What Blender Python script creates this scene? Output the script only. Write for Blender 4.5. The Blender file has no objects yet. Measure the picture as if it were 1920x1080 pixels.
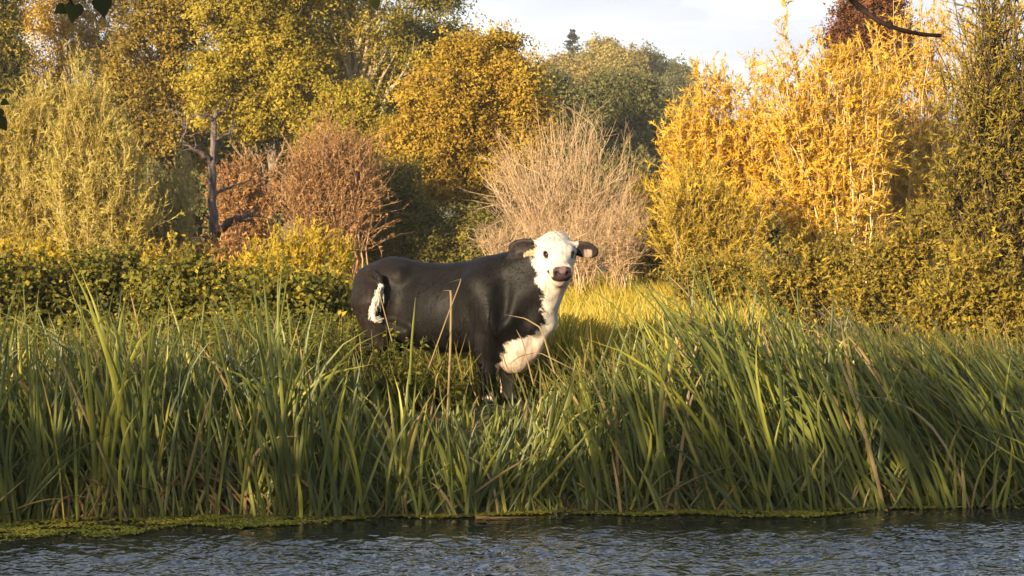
import bpy, math
import numpy as np
from mathutils import Vector, Matrix

rng = np.random.default_rng(11)
D = bpy.data
SC = bpy.context.scene
COL = SC.collection

# ------------------------------------------------------------------ camera, sky, sun, exposure
F_PX, CAM_H, HORIZON = 3733.0, 2.5, 440.0
TH = math.atan((540 - HORIZON) / F_PX)
cam_d = D.cameras.new('camera'); cam = D.objects.new('camera', cam_d); COL.objects.link(cam)
cam_d.sensor_width = 36; cam_d.lens = 36 * F_PX / 1920
cam_d.clip_start = 0.05; cam_d.clip_end = 3000
cam.location = (0, 0, CAM_H); cam.rotation_euler = (math.radians(90) - TH, 0, 0)
SC.camera = cam

SUN_EL = math.radians(13.5); SUN_AZ = math.radians(218)          # azimuth clockwise from +Y
SUNV = Vector((math.sin(SUN_AZ) * math.cos(SUN_EL), math.cos(SUN_AZ) * math.cos(SUN_EL), math.sin(SUN_EL)))
w = D.worlds.new('World'); SC.world = w; w.use_nodes = True
nt = w.node_tree; nt.nodes.clear()
def N(tree, typ, **kw):
    n = tree.nodes.new(typ)
    for k, v in kw.items(): setattr(n, k, v)
    return n
sky = N(nt, 'ShaderNodeTexSky', sky_type='NISHITA'); sky.sun_disc = False
sky.sun_elevation = SUN_EL; sky.sun_rotation = SUN_AZ; sky.air_density = 1.0; sky.dust_density = 1.0
geo = N(nt, 'ShaderNodeTexCoord'); sep = N(nt, 'ShaderNodeSeparateXYZ'); nt.links.new(geo.outputs['Generated'], sep.inputs[0])
# clouds on a flat layer: direction / (z + k)
add = N(nt, 'ShaderNodeMath', operation='ADD'); add.inputs[1].default_value = 0.12; nt.links.new(sep.outputs['Z'], add.inputs[0])
mx = N(nt, 'ShaderNodeMath', operation='MAXIMUM'); mx.inputs[1].default_value = 0.05; nt.links.new(add.outputs[0], mx.inputs[0])
dv = N(nt, 'ShaderNodeVectorMath', operation='DIVIDE'); cmb = N(nt, 'ShaderNodeCombineXYZ')
for i in range(3): nt.links.new(mx.outputs[0], cmb.inputs[i])
nt.links.new(geo.outputs['Generated'], dv.inputs[0]); nt.links.new(cmb.outputs[0], dv.inputs[1])
noi = N(nt, 'ShaderNodeTexNoise'); noi.inputs['Scale'].default_value = 1.6; noi.inputs['Detail'].default_value = 6; noi.inputs['Roughness'].default_value = .55
nt.links.new(dv.outputs[0], noi.inputs['Vector'])
# cover thickens toward the horizon as a cloud layer does
cov = N(nt, 'ShaderNodeMapRange'); cov.inputs[1].default_value = 0.04; cov.inputs[2].default_value = 0.45; cov.inputs[3].default_value = 0.30; cov.inputs[4].default_value = 0.10
nt.links.new(sep.outputs['Z'], cov.inputs[0])
ad2 = N(nt, 'ShaderNodeMath', operation='ADD'); nt.links.new(noi.outputs['Fac'], ad2.inputs[0]); nt.links.new(cov.outputs[0], ad2.inputs[1])
rmp = N(nt, 'ShaderNodeMapRange'); rmp.inputs[1].default_value = 0.45; rmp.inputs[2].default_value = 0.75; nt.links.new(ad2.outputs[0], rmp.inputs[0])
n2 = N(nt, 'ShaderNodeTexNoise'); n2.inputs['Scale'].default_value = 1.4; n2.inputs['Detail'].default_value = 4; nt.links.new(dv.outputs[0], n2.inputs['Vector'])
ccol = N(nt, 'ShaderNodeMix', data_type='RGBA'); ccol.inputs[6].default_value = (2.35, 2.52, 2.85, 1); ccol.inputs[7].default_value = (2.9, 3.05, 3.3, 1)
mr2 = N(nt, 'ShaderNodeMapRange'); mr2.inputs[1].default_value = .35; mr2.inputs[2].default_value = .6; nt.links.new(n2.outputs['Fac'], mr2.inputs[0]); nt.links.new(mr2.outputs[0], ccol.inputs[0])
mixc = N(nt, 'ShaderNodeMix', data_type='RGBA'); nt.links.new(rmp.outputs[0], mixc.inputs[0]); nt.links.new(sky.outputs[0], mixc.inputs[6]); nt.links.new(ccol.outputs[2], mixc.inputs[7])
bg = N(nt, 'ShaderNodeBackground'); bg.inputs['Strength'].default_value = 0.10
out = N(nt, 'ShaderNodeOutputWorld'); nt.links.new(mixc.outputs[2], bg.inputs['Color']); nt.links.new(bg.outputs[0], out.inputs[0])

sl = D.lights.new('sun', 'SUN'); sl.energy = 4.6; sl.angle = math.radians(0.55); sl.color = (1.0, 0.81, 0.53)
so = D.objects.new('sun', sl); COL.objects.link(so); so.rotation_euler = SUNV.to_track_quat('Z', 'Y').to_euler(); so.location = (-30, -25, 30)
vs = SC.view_settings; SC.display_settings.display_device = 'sRGB'
vs.view_transform = 'Standard'; vs.look = 'None'; vs.exposure = 1.75; vs.gamma = 1; vs.use_curve_mapping = False
SC.render.engine = 'CYCLES'; SC.cycles.use_denoising = True; SC.cycles.denoiser = 'OPENIMAGEDENOISE'; SC.cycles.denoising_input_passes = 'RGB_ALBEDO_NORMAL'; SC.cycles.denoising_prefilter = 'ACCURATE'
SC.cycles.max_bounces = 12; SC.cycles.transmission_bounces = 6; SC.cycles.diffuse_bounces = 10
SC.cycles.sample_clamp_indirect = 6

# ------------------------------------------------------------------ helpers
def at(px, py, Y):
    xc = (px - 960) / F_PX; yc = -(py - 540) / F_PX
    dx, dy, dz = xc, math.cos(TH) + yc * math.sin(TH), -math.sin(TH) + yc * math.cos(TH)
    s = Y / dy
    return np.array([dx * s, Y, CAM_H + dz * s])
def ppm(Y): return F_PX / Y
def norm(v): return v / np.maximum(np.linalg.norm(v, axis=-1, keepdims=True), 1e-9)
def sm(t): t = np.clip(t, 0, 1); return t * t * (3 - 2 * t)
def edge_y(x):                                             # where the far bank meets the water
    return 17.75 + 0.10 * x + 0.10 * np.sin(1.7 * x + .5) + .05 * np.sin(4.3 * x)
def ground_z(x, y):
    x = np.asarray(x, float); y = np.asarray(y, float)
    e = edge_y(np.clip(x, -8, 8))
    far = -.6 + 0.62 * sm((y - e + .5) / .55) + .82 * sm((y - e) / 1.5)
    far = far + .25 * sm((y - 21) / 25) + .10 * np.sin(.7 * x + .3 * y) * sm((y - 22) / 6) * .4
    far = far + 15 * sm((y - 95) / 150) + 10 * sm((y - 240) / 300)
    near = -.6 + 1.5 * sm((4.2 - y) / 1.8)
    return np.where(y > 9, far, near)

def new_mesh(name, verts, quads=None, tris=None, mat=None, tint=None, smooth=False):
    verts = np.asarray(verts, np.float32)
    me = D.meshes.new(name)
    nq = 0 if quads is None else len(quads); ntr = 0 if tris is None else len(tris)
    idx = []
    if nq: idx.append(np.asarray(quads, np.int32).ravel())
    if ntr: idx.append(np.asarray(tris, np.int32).ravel())
    idx = np.concatenate(idx)
    me.vertices.add(len(verts)); me.vertices.foreach_set('co', verts.ravel())
    me.loops.add(len(idx)); me.loops.foreach_set('vertex_index', idx)
    me.polygons.add(nq + ntr)
    ls = np.concatenate([np.arange(nq) * 4, nq * 4 + np.arange(ntr) * 3]).astype(np.int32)
    me.polygons.foreach_set('loop_start', ls)
    if smooth: me.polygons.foreach_set('use_smooth', np.ones(nq + ntr, bool))
    if tint is not None:
        a = me.attributes.new('tint', 'FLOAT', 'FACE'); a.data.foreach_set('value', np.asarray(tint, np.float32))
    me.update(calc_edges=True); me.validate()
    if mat is not None: me.materials.append(mat)
    return me
def obj(name, me, parent=None, loc=(0, 0, 0), **props):
    o = D.objects.new(name, me); COL.objects.link(o); o.location = loc
    if parent is not None: o.parent = parent
    for k, v in props.items(): o[k] = v
    return o
def thing(name, label, cat, loc=(0, 0, 0), group=None):
    o = D.objects.new(name, None); COL.objects.link(o); o.location = loc; o.empty_display_size = .2
    o['label'] = label; o['category'] = cat
    if group: o['group'] = group
    return o
class Geo:
    """collects quad geometry"""
    def __init__(s): s.v, s.q, s.t, s.n, s.tq, s.tt = [], [], [], 0, [], []
    def add(s, v, q, tint):
        if q.shape[1] == 3: s.tq.append(q + s.n); s.tt.append(tint)
        else: s.q.append(q + s.n); s.t.append(tint)
        s.v.append(v); s.n += len(v)
    def mesh(s, name, mat, origin=(0, 0, 0), smooth=False):
        return new_mesh(name, np.concatenate(s.v) - np.asarray(origin), np.concatenate(s.q) if s.q else None, np.concatenate(s.tq) if s.tq else None, mat, np.concatenate(s.t + s.tt), smooth)

def leaves(pos, axis, nrm, L, W, tint, fold=.18):
    """folded diamond leaves, one quad each"""
    n = len(pos); axis = norm(axis); side = norm(np.cross(axis, nrm)); up = np.cross(side, axis)
    L = np.broadcast_to(L, n)[:, None]; W = np.broadcast_to(W, n)[:, None]
    mid = pos + axis * L * .45
    f = up * W * fold
    v = np.stack([pos, mid + side * W * .5 + f, pos + axis * L - f * .6, mid - side * W * .5 + f], 1).reshape(-1, 3)
    return v, np.arange(n * 4).reshape(-1, 4), np.broadcast_to(tint, n)
def slivers(pos, axis, nrm, L, W, tint):
    """one-triangle leaves for trees far enough that a leaf is a pixel or two"""
    n = len(pos); axis = norm(axis); side = norm(np.cross(axis, nrm))
    L = np.broadcast_to(L, n)[:, None]; W = np.broadcast_to(W, n)[:, None]
    v = np.stack([pos + side * W * .5, pos + axis * L, pos - side * W * .5], 1).reshape(-1, 3)
    return v, np.arange(n * 3).reshape(-1, 3), np.broadcast_to(tint, n)
def tubes(P, R, n=4, tint=None):
    S, K, _ = P.shape
    T = norm(np.gradient(P, axis=1))
    ref = norm(rng.normal(size=(S, 1, 3)) + np.array([.3, .2, 0]))
    u = norm(np.cross(T, np.broadcast_to(ref, T.shape))); v = np.cross(T, u)
    a = np.arange(n) * 2 * math.pi / n
    V = P[:, :, None, :] + R[:, :, None, None] * (u[:, :, None, :] * np.cos(a)[:, None] + v[:, :, None, :] * np.sin(a)[:, None])
    base = (np.arange(S) * K * n)[:, None, None]; k = (np.arange(K - 1) * n)[None, :, None]; j = np.arange(n)[None, None, :]
    a0 = base + k + j; b0 = base + k + (j + 1) % n
    q = np.stack([a0, b0, b0 + n, a0 + n], -1).reshape(-1, 4)
    if tint is None: tint = rng.random(S)
    return V.reshape(-1, 3), q, np.repeat(tint, (K - 1) * n)
def ribbons(P, W, side, tint, keel=.25):
    """strap leaves: 3 vertices across (a keel), K along"""
    S, K, _ = P.shape
    T = norm(np.gradient(P, axis=1)); side = np.broadcast_to(side[:, None, :], P.shape)
    side = norm(side - T * (side * T).sum(-1, keepdims=True)); nn = np.cross(side, T)
    V = np.stack([P - side * W[..., None] * .5, P + nn * W[..., None] * keel, P + side * W[..., None] * .5], 2)
    base = (np.arange(S) * K * 3)[:, None, None]; k = (np.arange(K - 1) * 3)[None, :, None]; j = np.arange(2)[None, None, :]
    a0 = base + k + j
    q = np.stack([a0, a0 + 1, a0 + 4, a0 + 3], -1).reshape(-1, 4)
    return V.reshape(-1, 3), q, np.repeat(tint, (K - 1) * 2)
def flat(P, W, side, tint):
    S, K, _ = P.shape; e = side[:, None, :] * W[..., None] * .5
    V = np.stack([P - e, P + e], 2); a0 = (np.arange(S) * K * 2)[:, None] + (np.arange(K - 1) * 2)[None]
    q = np.stack([a0, a0 + 1, a0 + 3, a0 + 2], -1).reshape(-1, 4)
    return V.reshape(-1, 3), q, np.repeat(tint, K - 1)
def grow(base, d, L, K, pull=None, wob=.05, pullk=1.0):
    S = len(base); P = np.empty((S, K, 3)); P[:, 0] = base; d = norm(d); seg = (np.broadcast_to(L, S) / (K - 1))[:, None]
    for k in range(1, K):
        d = d + rng.normal(size=(S, 3)) * wob
        if pull is not None: d = d + pull * pullk / K
        d = norm(d); P[:, k] = P[:, k - 1] + d * seg
    return P
def sample(P, n, t0, t1):
    """n points per strand: position, tangent, t"""
    S, K, _ = P.shape
    t = rng.uniform(t0, t1, (S, n)) * (K - 1); i = np.minimum(t.astype(int), K - 2); f = (t - i)[..., None]
    s = np.arange(S)[:, None]
    pos = P[s, i] * (1 - f) + P[s, i + 1] * f; tan = norm(P[s, i + 1] - P[s, i])
    return pos.reshape(-1, 3), tan.reshape(-1, 3), (t / (K - 1)).reshape(-1)
def bez(a, b, c, K):
    t = np.linspace(0, 1, K)[None, :, None]
    return a[:, None] * (1 - t) ** 2 + 2 * b[:, None] * t * (1 - t) + c[:, None] * t * t
def taper(S, K, r0, r1): 
    r0 = np.broadcast_to(r0, S)[:, None]; r1 = np.broadcast_to(r1, S)[:, None]
    return r0 + (r1 - r0) * np.linspace(0, 1, K)[None]

# ------------------------------------------------------------------ materials
def mat_base(name):
    m = D.materials.new(name); m.use_nodes = True; t = m.node_tree; t.nodes.clear()
    return m, t, N(t, 'ShaderNodeOutputMaterial')
def ramp(t, cols, pos=None):
    r = N(t, 'ShaderNodeValToRGB'); e = r.color_ramp.elements
    pos = pos or np.linspace(0, 1, len(cols))
    while len(e) < len(cols): e.new(.5)
    for i, c in enumerate(cols): e[i].position = pos[i]; e[i].color = (*c, 1)
    return r
def leaf_mat(name, cols, trans=.35, rough=.6, spec=.15, pos=None):
    m, t, o = mat_base(name)
    a = N(t, 'ShaderNodeAttribute', attribute_name='tint'); r = ramp(t, cols, pos); t.links.new(a.outputs['Fac'], r.inputs[0])
    p = N(t, 'ShaderNodeBsdfPrincipled'); p.inputs['Roughness'].default_value = rough; p.inputs['Specular IOR Level'].default_value = spec
    tr = N(t, 'ShaderNodeBsdfTranslucent'); mix = N(t, 'ShaderNodeMixShader'); mix.inputs[0].default_value = trans
    t.links.new(r.outputs[0], p.inputs['Base Color']); t.links.new(r.outputs[0], tr.inputs['Color'])
    t.links.new(p.outputs[0], mix.inputs[1]); t.links.new(tr.outputs[0], mix.inputs[2]); t.links.new(mix.outputs[0], o.inputs[0])
    return m
def bark_mat(name, c0, c1, scale=14, stretch=.25):
    m, t, o = mat_base(name)
    tc = N(t, 'ShaderNodeTexCoord'); mp = N(t, 'ShaderNodeMapping'); mp.inputs['Scale'].default_value = (scale, scale, scale * stretch)
    no = N(t, 'ShaderNodeTexNoise'); no.inputs['Detail'].default_value = 5; no.inputs['Scale'].default_value = 1
    t.links.new(tc.outputs['Object'], mp.inputs[0]); t.links.new(mp.outputs[0], no.inputs['Vector'])
    r = ramp(t, [c0, c1], [.35, .65]); t.links.new(no.outputs['Fac'], r.inputs[0])
    p = N(t, 'ShaderNodeBsdfPrincipled'); p.inputs['Roughness'].default_value = .85; p.inputs['Specular IOR Level'].default_value = .2
    b = N(t, 'ShaderNodeBump'); b.inputs['Strength'].default_value = .6; b.inputs['Distance'].default_value = .02
    t.links.new(no.outputs['Fac'], b.inputs['Height']); t.links.new(b.outputs[0], p.inputs['Normal'])
    t.links.new(r.outputs[0], p.inputs['Base Color']); t.links.new(p.outputs[0], o.inputs[0])
    return m
M = dict(
    gold_willow=leaf_mat('gold_willow_leaf', [(.39, .215, .016), (.55, .325, .022), (.64, .41, .034), (.69, .50, .08)], .4),
    olive_gold=leaf_mat('olive_gold_leaf', [(.18, .125, .015), (.30, .205, .018), (.42, .29, .024), (.50, .35, .035)], .35),
    silver=leaf_mat('silver_willow_leaf', [(.25, .19, .035), (.36, .275, .05), (.44, .35, .085), (.50, .44, .19)], .35),
    grey=leaf_mat('grey_willow_leaf', [(.18, .155, .05), (.27, .225, .075), (.36, .30, .11), (.43, .37, .18)], .3),
    tawny=leaf_mat('tawny_leaf', [(.18, .11, .016), (.38, .225, .025), (.50, .32, .04), (.56, .42, .12)], .3),
    brown_green=leaf_mat('brown_green_leaf', [(.09, .065, .014), (.18, .125, .02), (.29, .195, .026), (.38, .26, .04)], .3),
    yellow_green=leaf_mat('yellow_green_leaf', [(.11, .088, .014), (.22, .17, .019), (.34, .255, .026), (.46, .34, .05)], .35),
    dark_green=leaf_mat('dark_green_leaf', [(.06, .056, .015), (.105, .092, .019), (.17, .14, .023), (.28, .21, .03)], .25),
    deep_shaded_green=leaf_mat('deep_shaded_green_leaf', [(.05, .052, .018), (.075, .074, .022), (.105, .098, .027), (.15, .135, .034)], .15),  # leaves kept dark, standing in for shade on the gap trees
    amber=leaf_mat('amber_leaf', [(.15, .09, .015), (.28, .175, .02), (.39, .255, .028), (.46, .33, .05)], .35),
    hill=leaf_mat('hill_leaf', [(.13, .105, .036), (.22, .17, .042), (.30, .225, .05), (.36, .27, .06)], .25),
    hill_gold=leaf_mat('hill_gold_leaf', [(.14, .10, .03), (.26, .18, .04), (.34, .24, .05)], .25),
    needle=leaf_mat('needle', [(.02, .028, .016), (.04, .05, .025)], .1),
    russet=leaf_mat('russet_leaf', [(.16, .075, .024), (.26, .125, .038), (.34, .175, .058), (.40, .25, .09)], .3),
    copper=leaf_mat('copper_leaf', [(.07, .025, .012), (.14, .05, .018), (.20, .08, .025)], .3),
    bramble=leaf_mat('bramble_leaf', [(.045, .05, .012), (.10, .095, .016), (.18, .155, .02), (.40, .29, .026)], .35, pos=[0, .4, .75, 1]),
    yellow_bush=leaf_mat('yellow_bush_leaf', [(.22, .155, .012), (.40, .28, .016), (.52, .37, .024)], .4),
    right_willow=leaf_mat('dark_willow_leaf', [(.13, .10, .016), (.21, .158, .02), (.30, .22, .025), (.48, .33, .03)], .35, pos=[0, .4, .8, 1]),
    thicket=leaf_mat('thicket_leaf', [(.10, .08, .015), (.18, .135, .019), (.28, .20, .023), (.46, .31, .028)], .35),
    nettle=leaf_mat('nettle_leaf', [(.06, .07, .014), (.11, .115, .02), (.17, .16, .026), (.28, .23, .036)], .35),
    reed=leaf_mat('reed_blade', [(.052, .065, .018), (.098, .117, .027), (.175, .182, .034), (.34, .31, .036), (.38, .26, .11)], .35, .42, .45, pos=[0, .4, .72, .9, 1]),
    dead_reed=leaf_mat('dead_reed', [(.14, .075, .03), (.27, .175, .07), (.42, .31, .16)], .3),
    meadow=leaf_mat('meadow_grass', [(.13, .12, .016), (.29, .22, .022), (.42, .31, .036), (.52, .40, .11)], .4),
    bank=leaf_mat('bank_grass', [(.05, .056, .014), (.09, .09, .018), (.16, .14, .026), (.32, .23, .08)], .35),
    duckweed=leaf_mat('duckweed', [(.12, .11, .014), (.24, .225, .02), (.36, .32, .03), (.38, .27, .09)], .15, .5, .4),
    twig_pale=leaf_mat('pale_twig', [(.30, .19, .10), (.42, .285, .16), (.53, .39, .24)], 0, .7),
    twig_gold=leaf_mat('gold_twig', [(.32, .21, .08), (.46, .33, .14), (.52, .40, .22)], 0, .7),
    twig_russet=leaf_mat('russet_twig', [(.18, .09, .042), (.30, .17, .085), (.42, .28, .16)], 0, .7),
    twig_dark=leaf_mat('dark_twig', [(.035, .022, .015), (.06, .042, .026), (.10, .07, .045)], 0, .8),
    bark=bark_mat('grey_bark', (.09, .065, .045), (.21, .16, .11)),
    bark_pale=bark_mat('pale_bark', (.20, .15, .09), (.36, .28, .17)),
    bark_dead=bark_mat('dead_wood', (.045, .032, .030), (.15, .115, .10), 20),
    bark_dark=bark_mat('dark_bark', (.014, .008, .007), (.035, .018, .014), 60),
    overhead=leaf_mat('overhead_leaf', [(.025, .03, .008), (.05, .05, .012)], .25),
)
# ground
gm, t, o = mat_base('ground_soil')
tc = N(t, 'ShaderNodeTexCoord'); no = N(t, 'ShaderNodeTexNoise'); no.inputs['Scale'].default_value = 1.3; no.inputs['Detail'].default_value = 8
t.links.new(tc.outputs['Object'], no.inputs['Vector'])
r = ramp(t, [(.035, .03, .014), (.09, .075, .025), (.16, .12, .035)], [.3, .5, .7]); t.links.new(no.outputs['Fac'], r.inputs[0])
p = N(t, 'ShaderNodeBsdfPrincipled'); p.inputs['Roughness'].default_value = .95; t.links.new(r.outputs[0], p.inputs['Base Color'])
b = N(t, 'ShaderNodeBump'); b.inputs['Distance'].default_value = .05; t.links.new(no.outputs['Fac'], b.inputs['Height']); t.links.new(b.outputs[0], p.inputs['Normal'])
t.links.new(p.outputs[0], o.inputs[0])
# water
wm, t, o = mat_base('river_water')
p = N(t, 'ShaderNodeBsdfPrincipled'); p.inputs['Base Color'].default_value = (.006, .009, .009, 1); p.inputs['Roughness'].default_value = .025; p.inputs['IOR'].default_value = 2.4
tc = N(t, 'ShaderNodeTexCoord'); mp = N(t, 'ShaderNodeMapping'); mp.inputs['Scale'].default_value = (13, 19, 13)
no = N(t, 'ShaderNodeTexNoise'); no.inputs['Scale'].default_value = 1.0; no.inputs['Detail'].default_value = 1.5; no.inputs['Roughness'].default_value = .4
t.links.new(tc.outputs['Object'], mp.inputs[0]); t.links.new(mp.outputs[0], no.inputs['Vector'])
b = N(t, 'ShaderNodeBump'); ra = N(t, 'ShaderNodeAttribute', attribute_name='ripple'); t.links.new(ra.outputs['Fac'], b.inputs['Strength']); b.inputs['Distance'].default_value = .036
t.links.new(no.outputs['Fac'], b.inputs['Height']); t.links.new(b.outputs[0], p.inputs['Normal']); t.links.new(p.outputs[0], o.inputs[0])

# ------------------------------------------------------------------ ground and water
xs = np.concatenate([np.linspace(-260, -30, 24), np.linspace(-28, -9, 20), np.linspace(-8.8, 8.8, 80), np.linspace(9, 28, 20), np.linspace(30, 260, 24)])
ys = np.concatenate([np.linspace(-80, -5, 12), np.linspace(-4, 6, 30), np.linspace(6.5, 15.5, 10), np.linspace(16, 22, 70), np.linspace(22.5, 60, 40), np.linspace(62, 600, 60)])
GX, GY = np.meshgrid(xs, ys, indexing='ij'); GZ = ground_z(GX, GY)
def grid_mesh(name, X, Y, Z, mat):
    a, b = X.shape; i = np.arange(a * b).reshape(a, b)
    q = np.stack([i[:-1, :-1], i[1:, :-1], i[1:, 1:], i[:-1, 1:]], -1).reshape(-1, 4)
    return new_mesh(name, np.stack([X, Y, Z], -1).reshape(-1, 3), q, None, mat, None, True)
obj('ground', grid_mesh('ground', GX, GY, GZ, gm), kind='structure')
# wind ripples as real relief where they can be seen, calm water further off
wx = np.concatenate([np.linspace(-200, -5.2, 40)[:-1], np.linspace(-5.2, 5.2, 420), np.linspace(5.2, 200, 40)[1:]])
wy = np.concatenate([np.linspace(3, 14.0, 30)[:-1], np.linspace(14.0, 18.2, 170), np.linspace(18.3, 20, 6)])
WX, WY = np.meshgrid(wx, wy, indexing='ij'); WZ = np.zeros_like(WX)
for i in range(60):
    lam = .12 * (3.5 ** (rng.random() ** 1.5)); ang = rng.normal(math.radians(82), .5); k = 2 * math.pi / lam
    WZ += .0024 * lam / .2 * rng.uniform(.5, 1) * np.sin(k * (WX * math.cos(ang) + WY * math.sin(ang)) + rng.uniform(0, 6.3))
gust = .55 + .45 * np.sin(.9 * WX + 1.3 * np.sin(1.1 * WY) + .6) * np.sin(1.6 * WY + .5 * WX)
calm = sm((edge_y(np.clip(WX, -8, 8)) - WY - .25) / 1.6)                 # sheltered under the bank
WZ *= (.10 + .90 * calm) * (.55 + .45 * gust) * np.where(np.abs(WX) < 5.15, 1, 0) * sm((WY - 14.0) / .4)
wme = grid_mesh('water', WX, WY, WZ, wm); ca_ = wme.attributes.new('ripple', 'FLOAT', 'POINT'); ca_.data.foreach_set('value', ((.06 + .94 * calm) * (.30 + .95 * gust)).astype(np.float32).ravel())
obj('water', wme, kind='structure')

# thin evening haze: one closed box of even air round everything
hm_ = D.materials.new('haze_air'); hm_.use_nodes = True; ht = hm_.node_tree; ht.nodes.clear(); ho = N(ht, 'ShaderNodeOutputMaterial'); hv_ = N(ht, 'ShaderNodeVolumePrincipled')
hv_.inputs['Density'].default_value = .00032; hv_.inputs['Color'].default_value = (.93, .92, .88, 1); ht.links.new(hv_.outputs[0], ho.inputs['Volume'])
bx = np.array([(x, y, z) for x in (-275, 275) for y in (-95, 615) for z in (-2.0, 46)], float)
obj('haze', new_mesh('haze', bx, [(0, 1, 3, 2), (4, 6, 7, 5), (0, 4, 5, 1), (2, 3, 7, 6), (0, 2, 6, 4), (1, 5, 7, 3)], None, hm_), kind='stuff', label='thin warm evening haze over the meadow', category='haze')
# ------------------------------------------------------------------ broadleaf crowns
def lobes_px(Y, L):
    out = []
    for l in L:
        px, py, rx, ry = l[:4]; dy = l[4] if len(l) > 4 else 0
        s = 1 / ppm(Y)
        out.append((*at(px, py, Y + dy), rx * s, max(rx * s * .9, .5), ry * s))
    return np.array(out)
def crown(lb, nclump, per, cr, LL, LW, mat, origin, front=.75, inner=.22, hang=0.0, seedtint=0.0, nsub=17, far=False):
    sub = [lb * np.array([1, 1, 1, .56, .56, .56])]
    for _ in range(nsub):
        dd = norm(rng.normal(size=(len(lb), 3)) * np.array([1, .8, 1])); dd[:, 1] = -np.abs(dd[:, 1]) * np.where(rng.random(len(lb)) < .75, 1, -1)
        q = rng.uniform(.16, .38, (len(lb), 1)); sub.append(np.concatenate([lb[:, :3] + dd * lb[:, 3:] * (1.08 - q * .85), lb[:, 3:] * q * rng.uniform(.85, 1.2, (len(lb), 3))], 1))
    lb = np.concatenate(sub)
    area = lb[:, 3] * lb[:, 5] + lb[:, 3] * lb[:, 4]; pr = area / area.sum()
    k = rng.choice(len(lb), nclump, p=pr); d = norm(rng.normal(size=(nclump, 3)))
    fl = (d[:, 1] > 0) & (rng.random(nclump) < front * .9); d[fl, 1] *= -1
    ph = rng.uniform(0, 6.3, (len(lb), 3))[k]
    bump = 1 + .13 * np.sin(4 * d[:, 0] + ph[:, 0]) * np.sin(4.3 * d[:, 2] + ph[:, 1]) + .08 * np.sin(9 * d[:, 0] + ph[:, 2]) * np.sin(8 * d[:, 2] + ph[:, 0])
    rf = np.where(rng.random(nclump) < inner, rng.uniform(.35, .85, nclump), 1.02 - np.abs(rng.normal(0, .11, nclump))) * bump
    C = lb[k, :3] + d * lb[k, 3:] * rf[:, None]
    strag = rng.random(nclump) < .12; C[strag] += (d[strag] + np.array([0, 0, .25])) * rng.uniform(.15, .75, (strag.sum(), 1)) * min(1.2, lb[:, 3].max() * .5)
    wl = np.median(lb[:, 3]) * 1.6; w_ = .16 * wl
    C = C + w_ * np.stack([np.sin(2.7 * C[:, 2] / wl + 1.3 * C[:, 1] / wl + 1), .5 * np.sin(3 * C[:, 0] / wl), np.sin(3.1 * C[:, 0] / wl + 1.1 * C[:, 1] / wl) + .6 * np.sin(6.3 * C[:, 0] / wl + 2)], 1)
    keep = np.ones(nclump, bool)
    for j in range(len(lb)):
        q = np.linalg.norm((C - lb[j, :3]) / lb[j, 3:], axis=1)
        keep &= (q > .62) | (rng.random(nclump) < .25)
    C = C[keep]; d = d[keep]; n = len(C)
    lt = rng.normal(0, .15, len(lb))[k][keep]
    sz = cr * rng.uniform(.5, 1.35, n); ct = rng.normal(0, .13, n) + lt + seedtint
    i = np.repeat(np.arange(n), per); m = len(i)
    sp = norm(d * .8 + rng.normal(size=(n, 3)) * .7 - np.array([0, 0, .15])); off = sp[i] * (rng.uniform(-.9, 1.25, (m, 1)) * sz[i][:, None]) + rng.normal(size=(m, 3)) * np.array([.30, .30, .20]) * sz[i][:, None]
    P = C[i] + off + d[i] * 0
    nr = norm(d[i] * .8 + np.array([0, -.1, .4]) + rng.normal(size=(m, 3)) * .34)
    ax = norm(rng.normal(size=(m, 3)) + d[i] * .6 - np.array([0, 0, .3 + hang]))
    s = rng.uniform(.65, 1.3, m)
    tint = np.clip(.5 + ct[i] + rng.normal(0, .07, m), 0, 1)
    g = Geo(); g.add(*(slivers if far else leaves)(P - origin, ax, nr, LL * s, LW * s, tint))
    return g.mesh('crown', mat), C
def limbs(base, top, C, r0, nl, mat_name, K=8, twigs=True):
    """trunk, limbs to the clumps"""
    base = np.asarray(base, float); top = np.asarray(top, float); H = top[2] - base[2]
    trunk = bez(base[None], ((base + top) / 2 + np.array([rng.normal(0, .03) * H, 0, 0]))[None], top[None], 12)
    trunk[0, 1:] += rng.normal(0, .012 * H, (11, 3)) * np.array([1, 1, .2])
    gt = Geo(); rt = taper(1, 12, r0, r0 * .22); rt[0, 0] *= 1.5; gt.add(*tubes(trunk, rt, 8))
    gl = Geo(); n = min(nl, len(C))
    tgt = C[rng.choice(len(C), n, replace=False)]
    tt = np.clip((tgt[:, 2] - base[2]) / max(H, .1) - rng.uniform(.15, .5, n), .12, .97)
    a = np.stack([np.interp(tt, np.linspace(0, 1, 12), trunk[0, :, j]) for j in range(3)], 1)
    mid = (a * .6 + tgt * .4) + np.array([0, 0, 1]) * (.12 * np.linalg.norm(tgt - a, axis=1))[:, None]
    L = bez(a, mid, tgt, K); L[:, 1:-1] += rng.normal(0, .02, (n, K - 2, 3)) * np.linalg.norm(tgt - a, axis=1)[:, None, None]
    gl.add(*tubes(L, taper(n, K, r0 * rng.uniform(.2, .42, n), r0 * .05), 5))
    if twigs:
        p, tn, _ = sample(L, 5, .35, 1)
        d = norm(tn + rng.normal(size=p.shape) * .6 + np.array([0, 0, .2]))
        T = grow(p, d, rng.uniform(.12, .3, len(p)) * np.linalg.norm(tgt - a, axis=1).mean(), 4, None, .15)
        gl.add(*tubes(T, taper(len(p), 4, r0 * .055, r0 * .02), 3))
    return gt, gl
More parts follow.
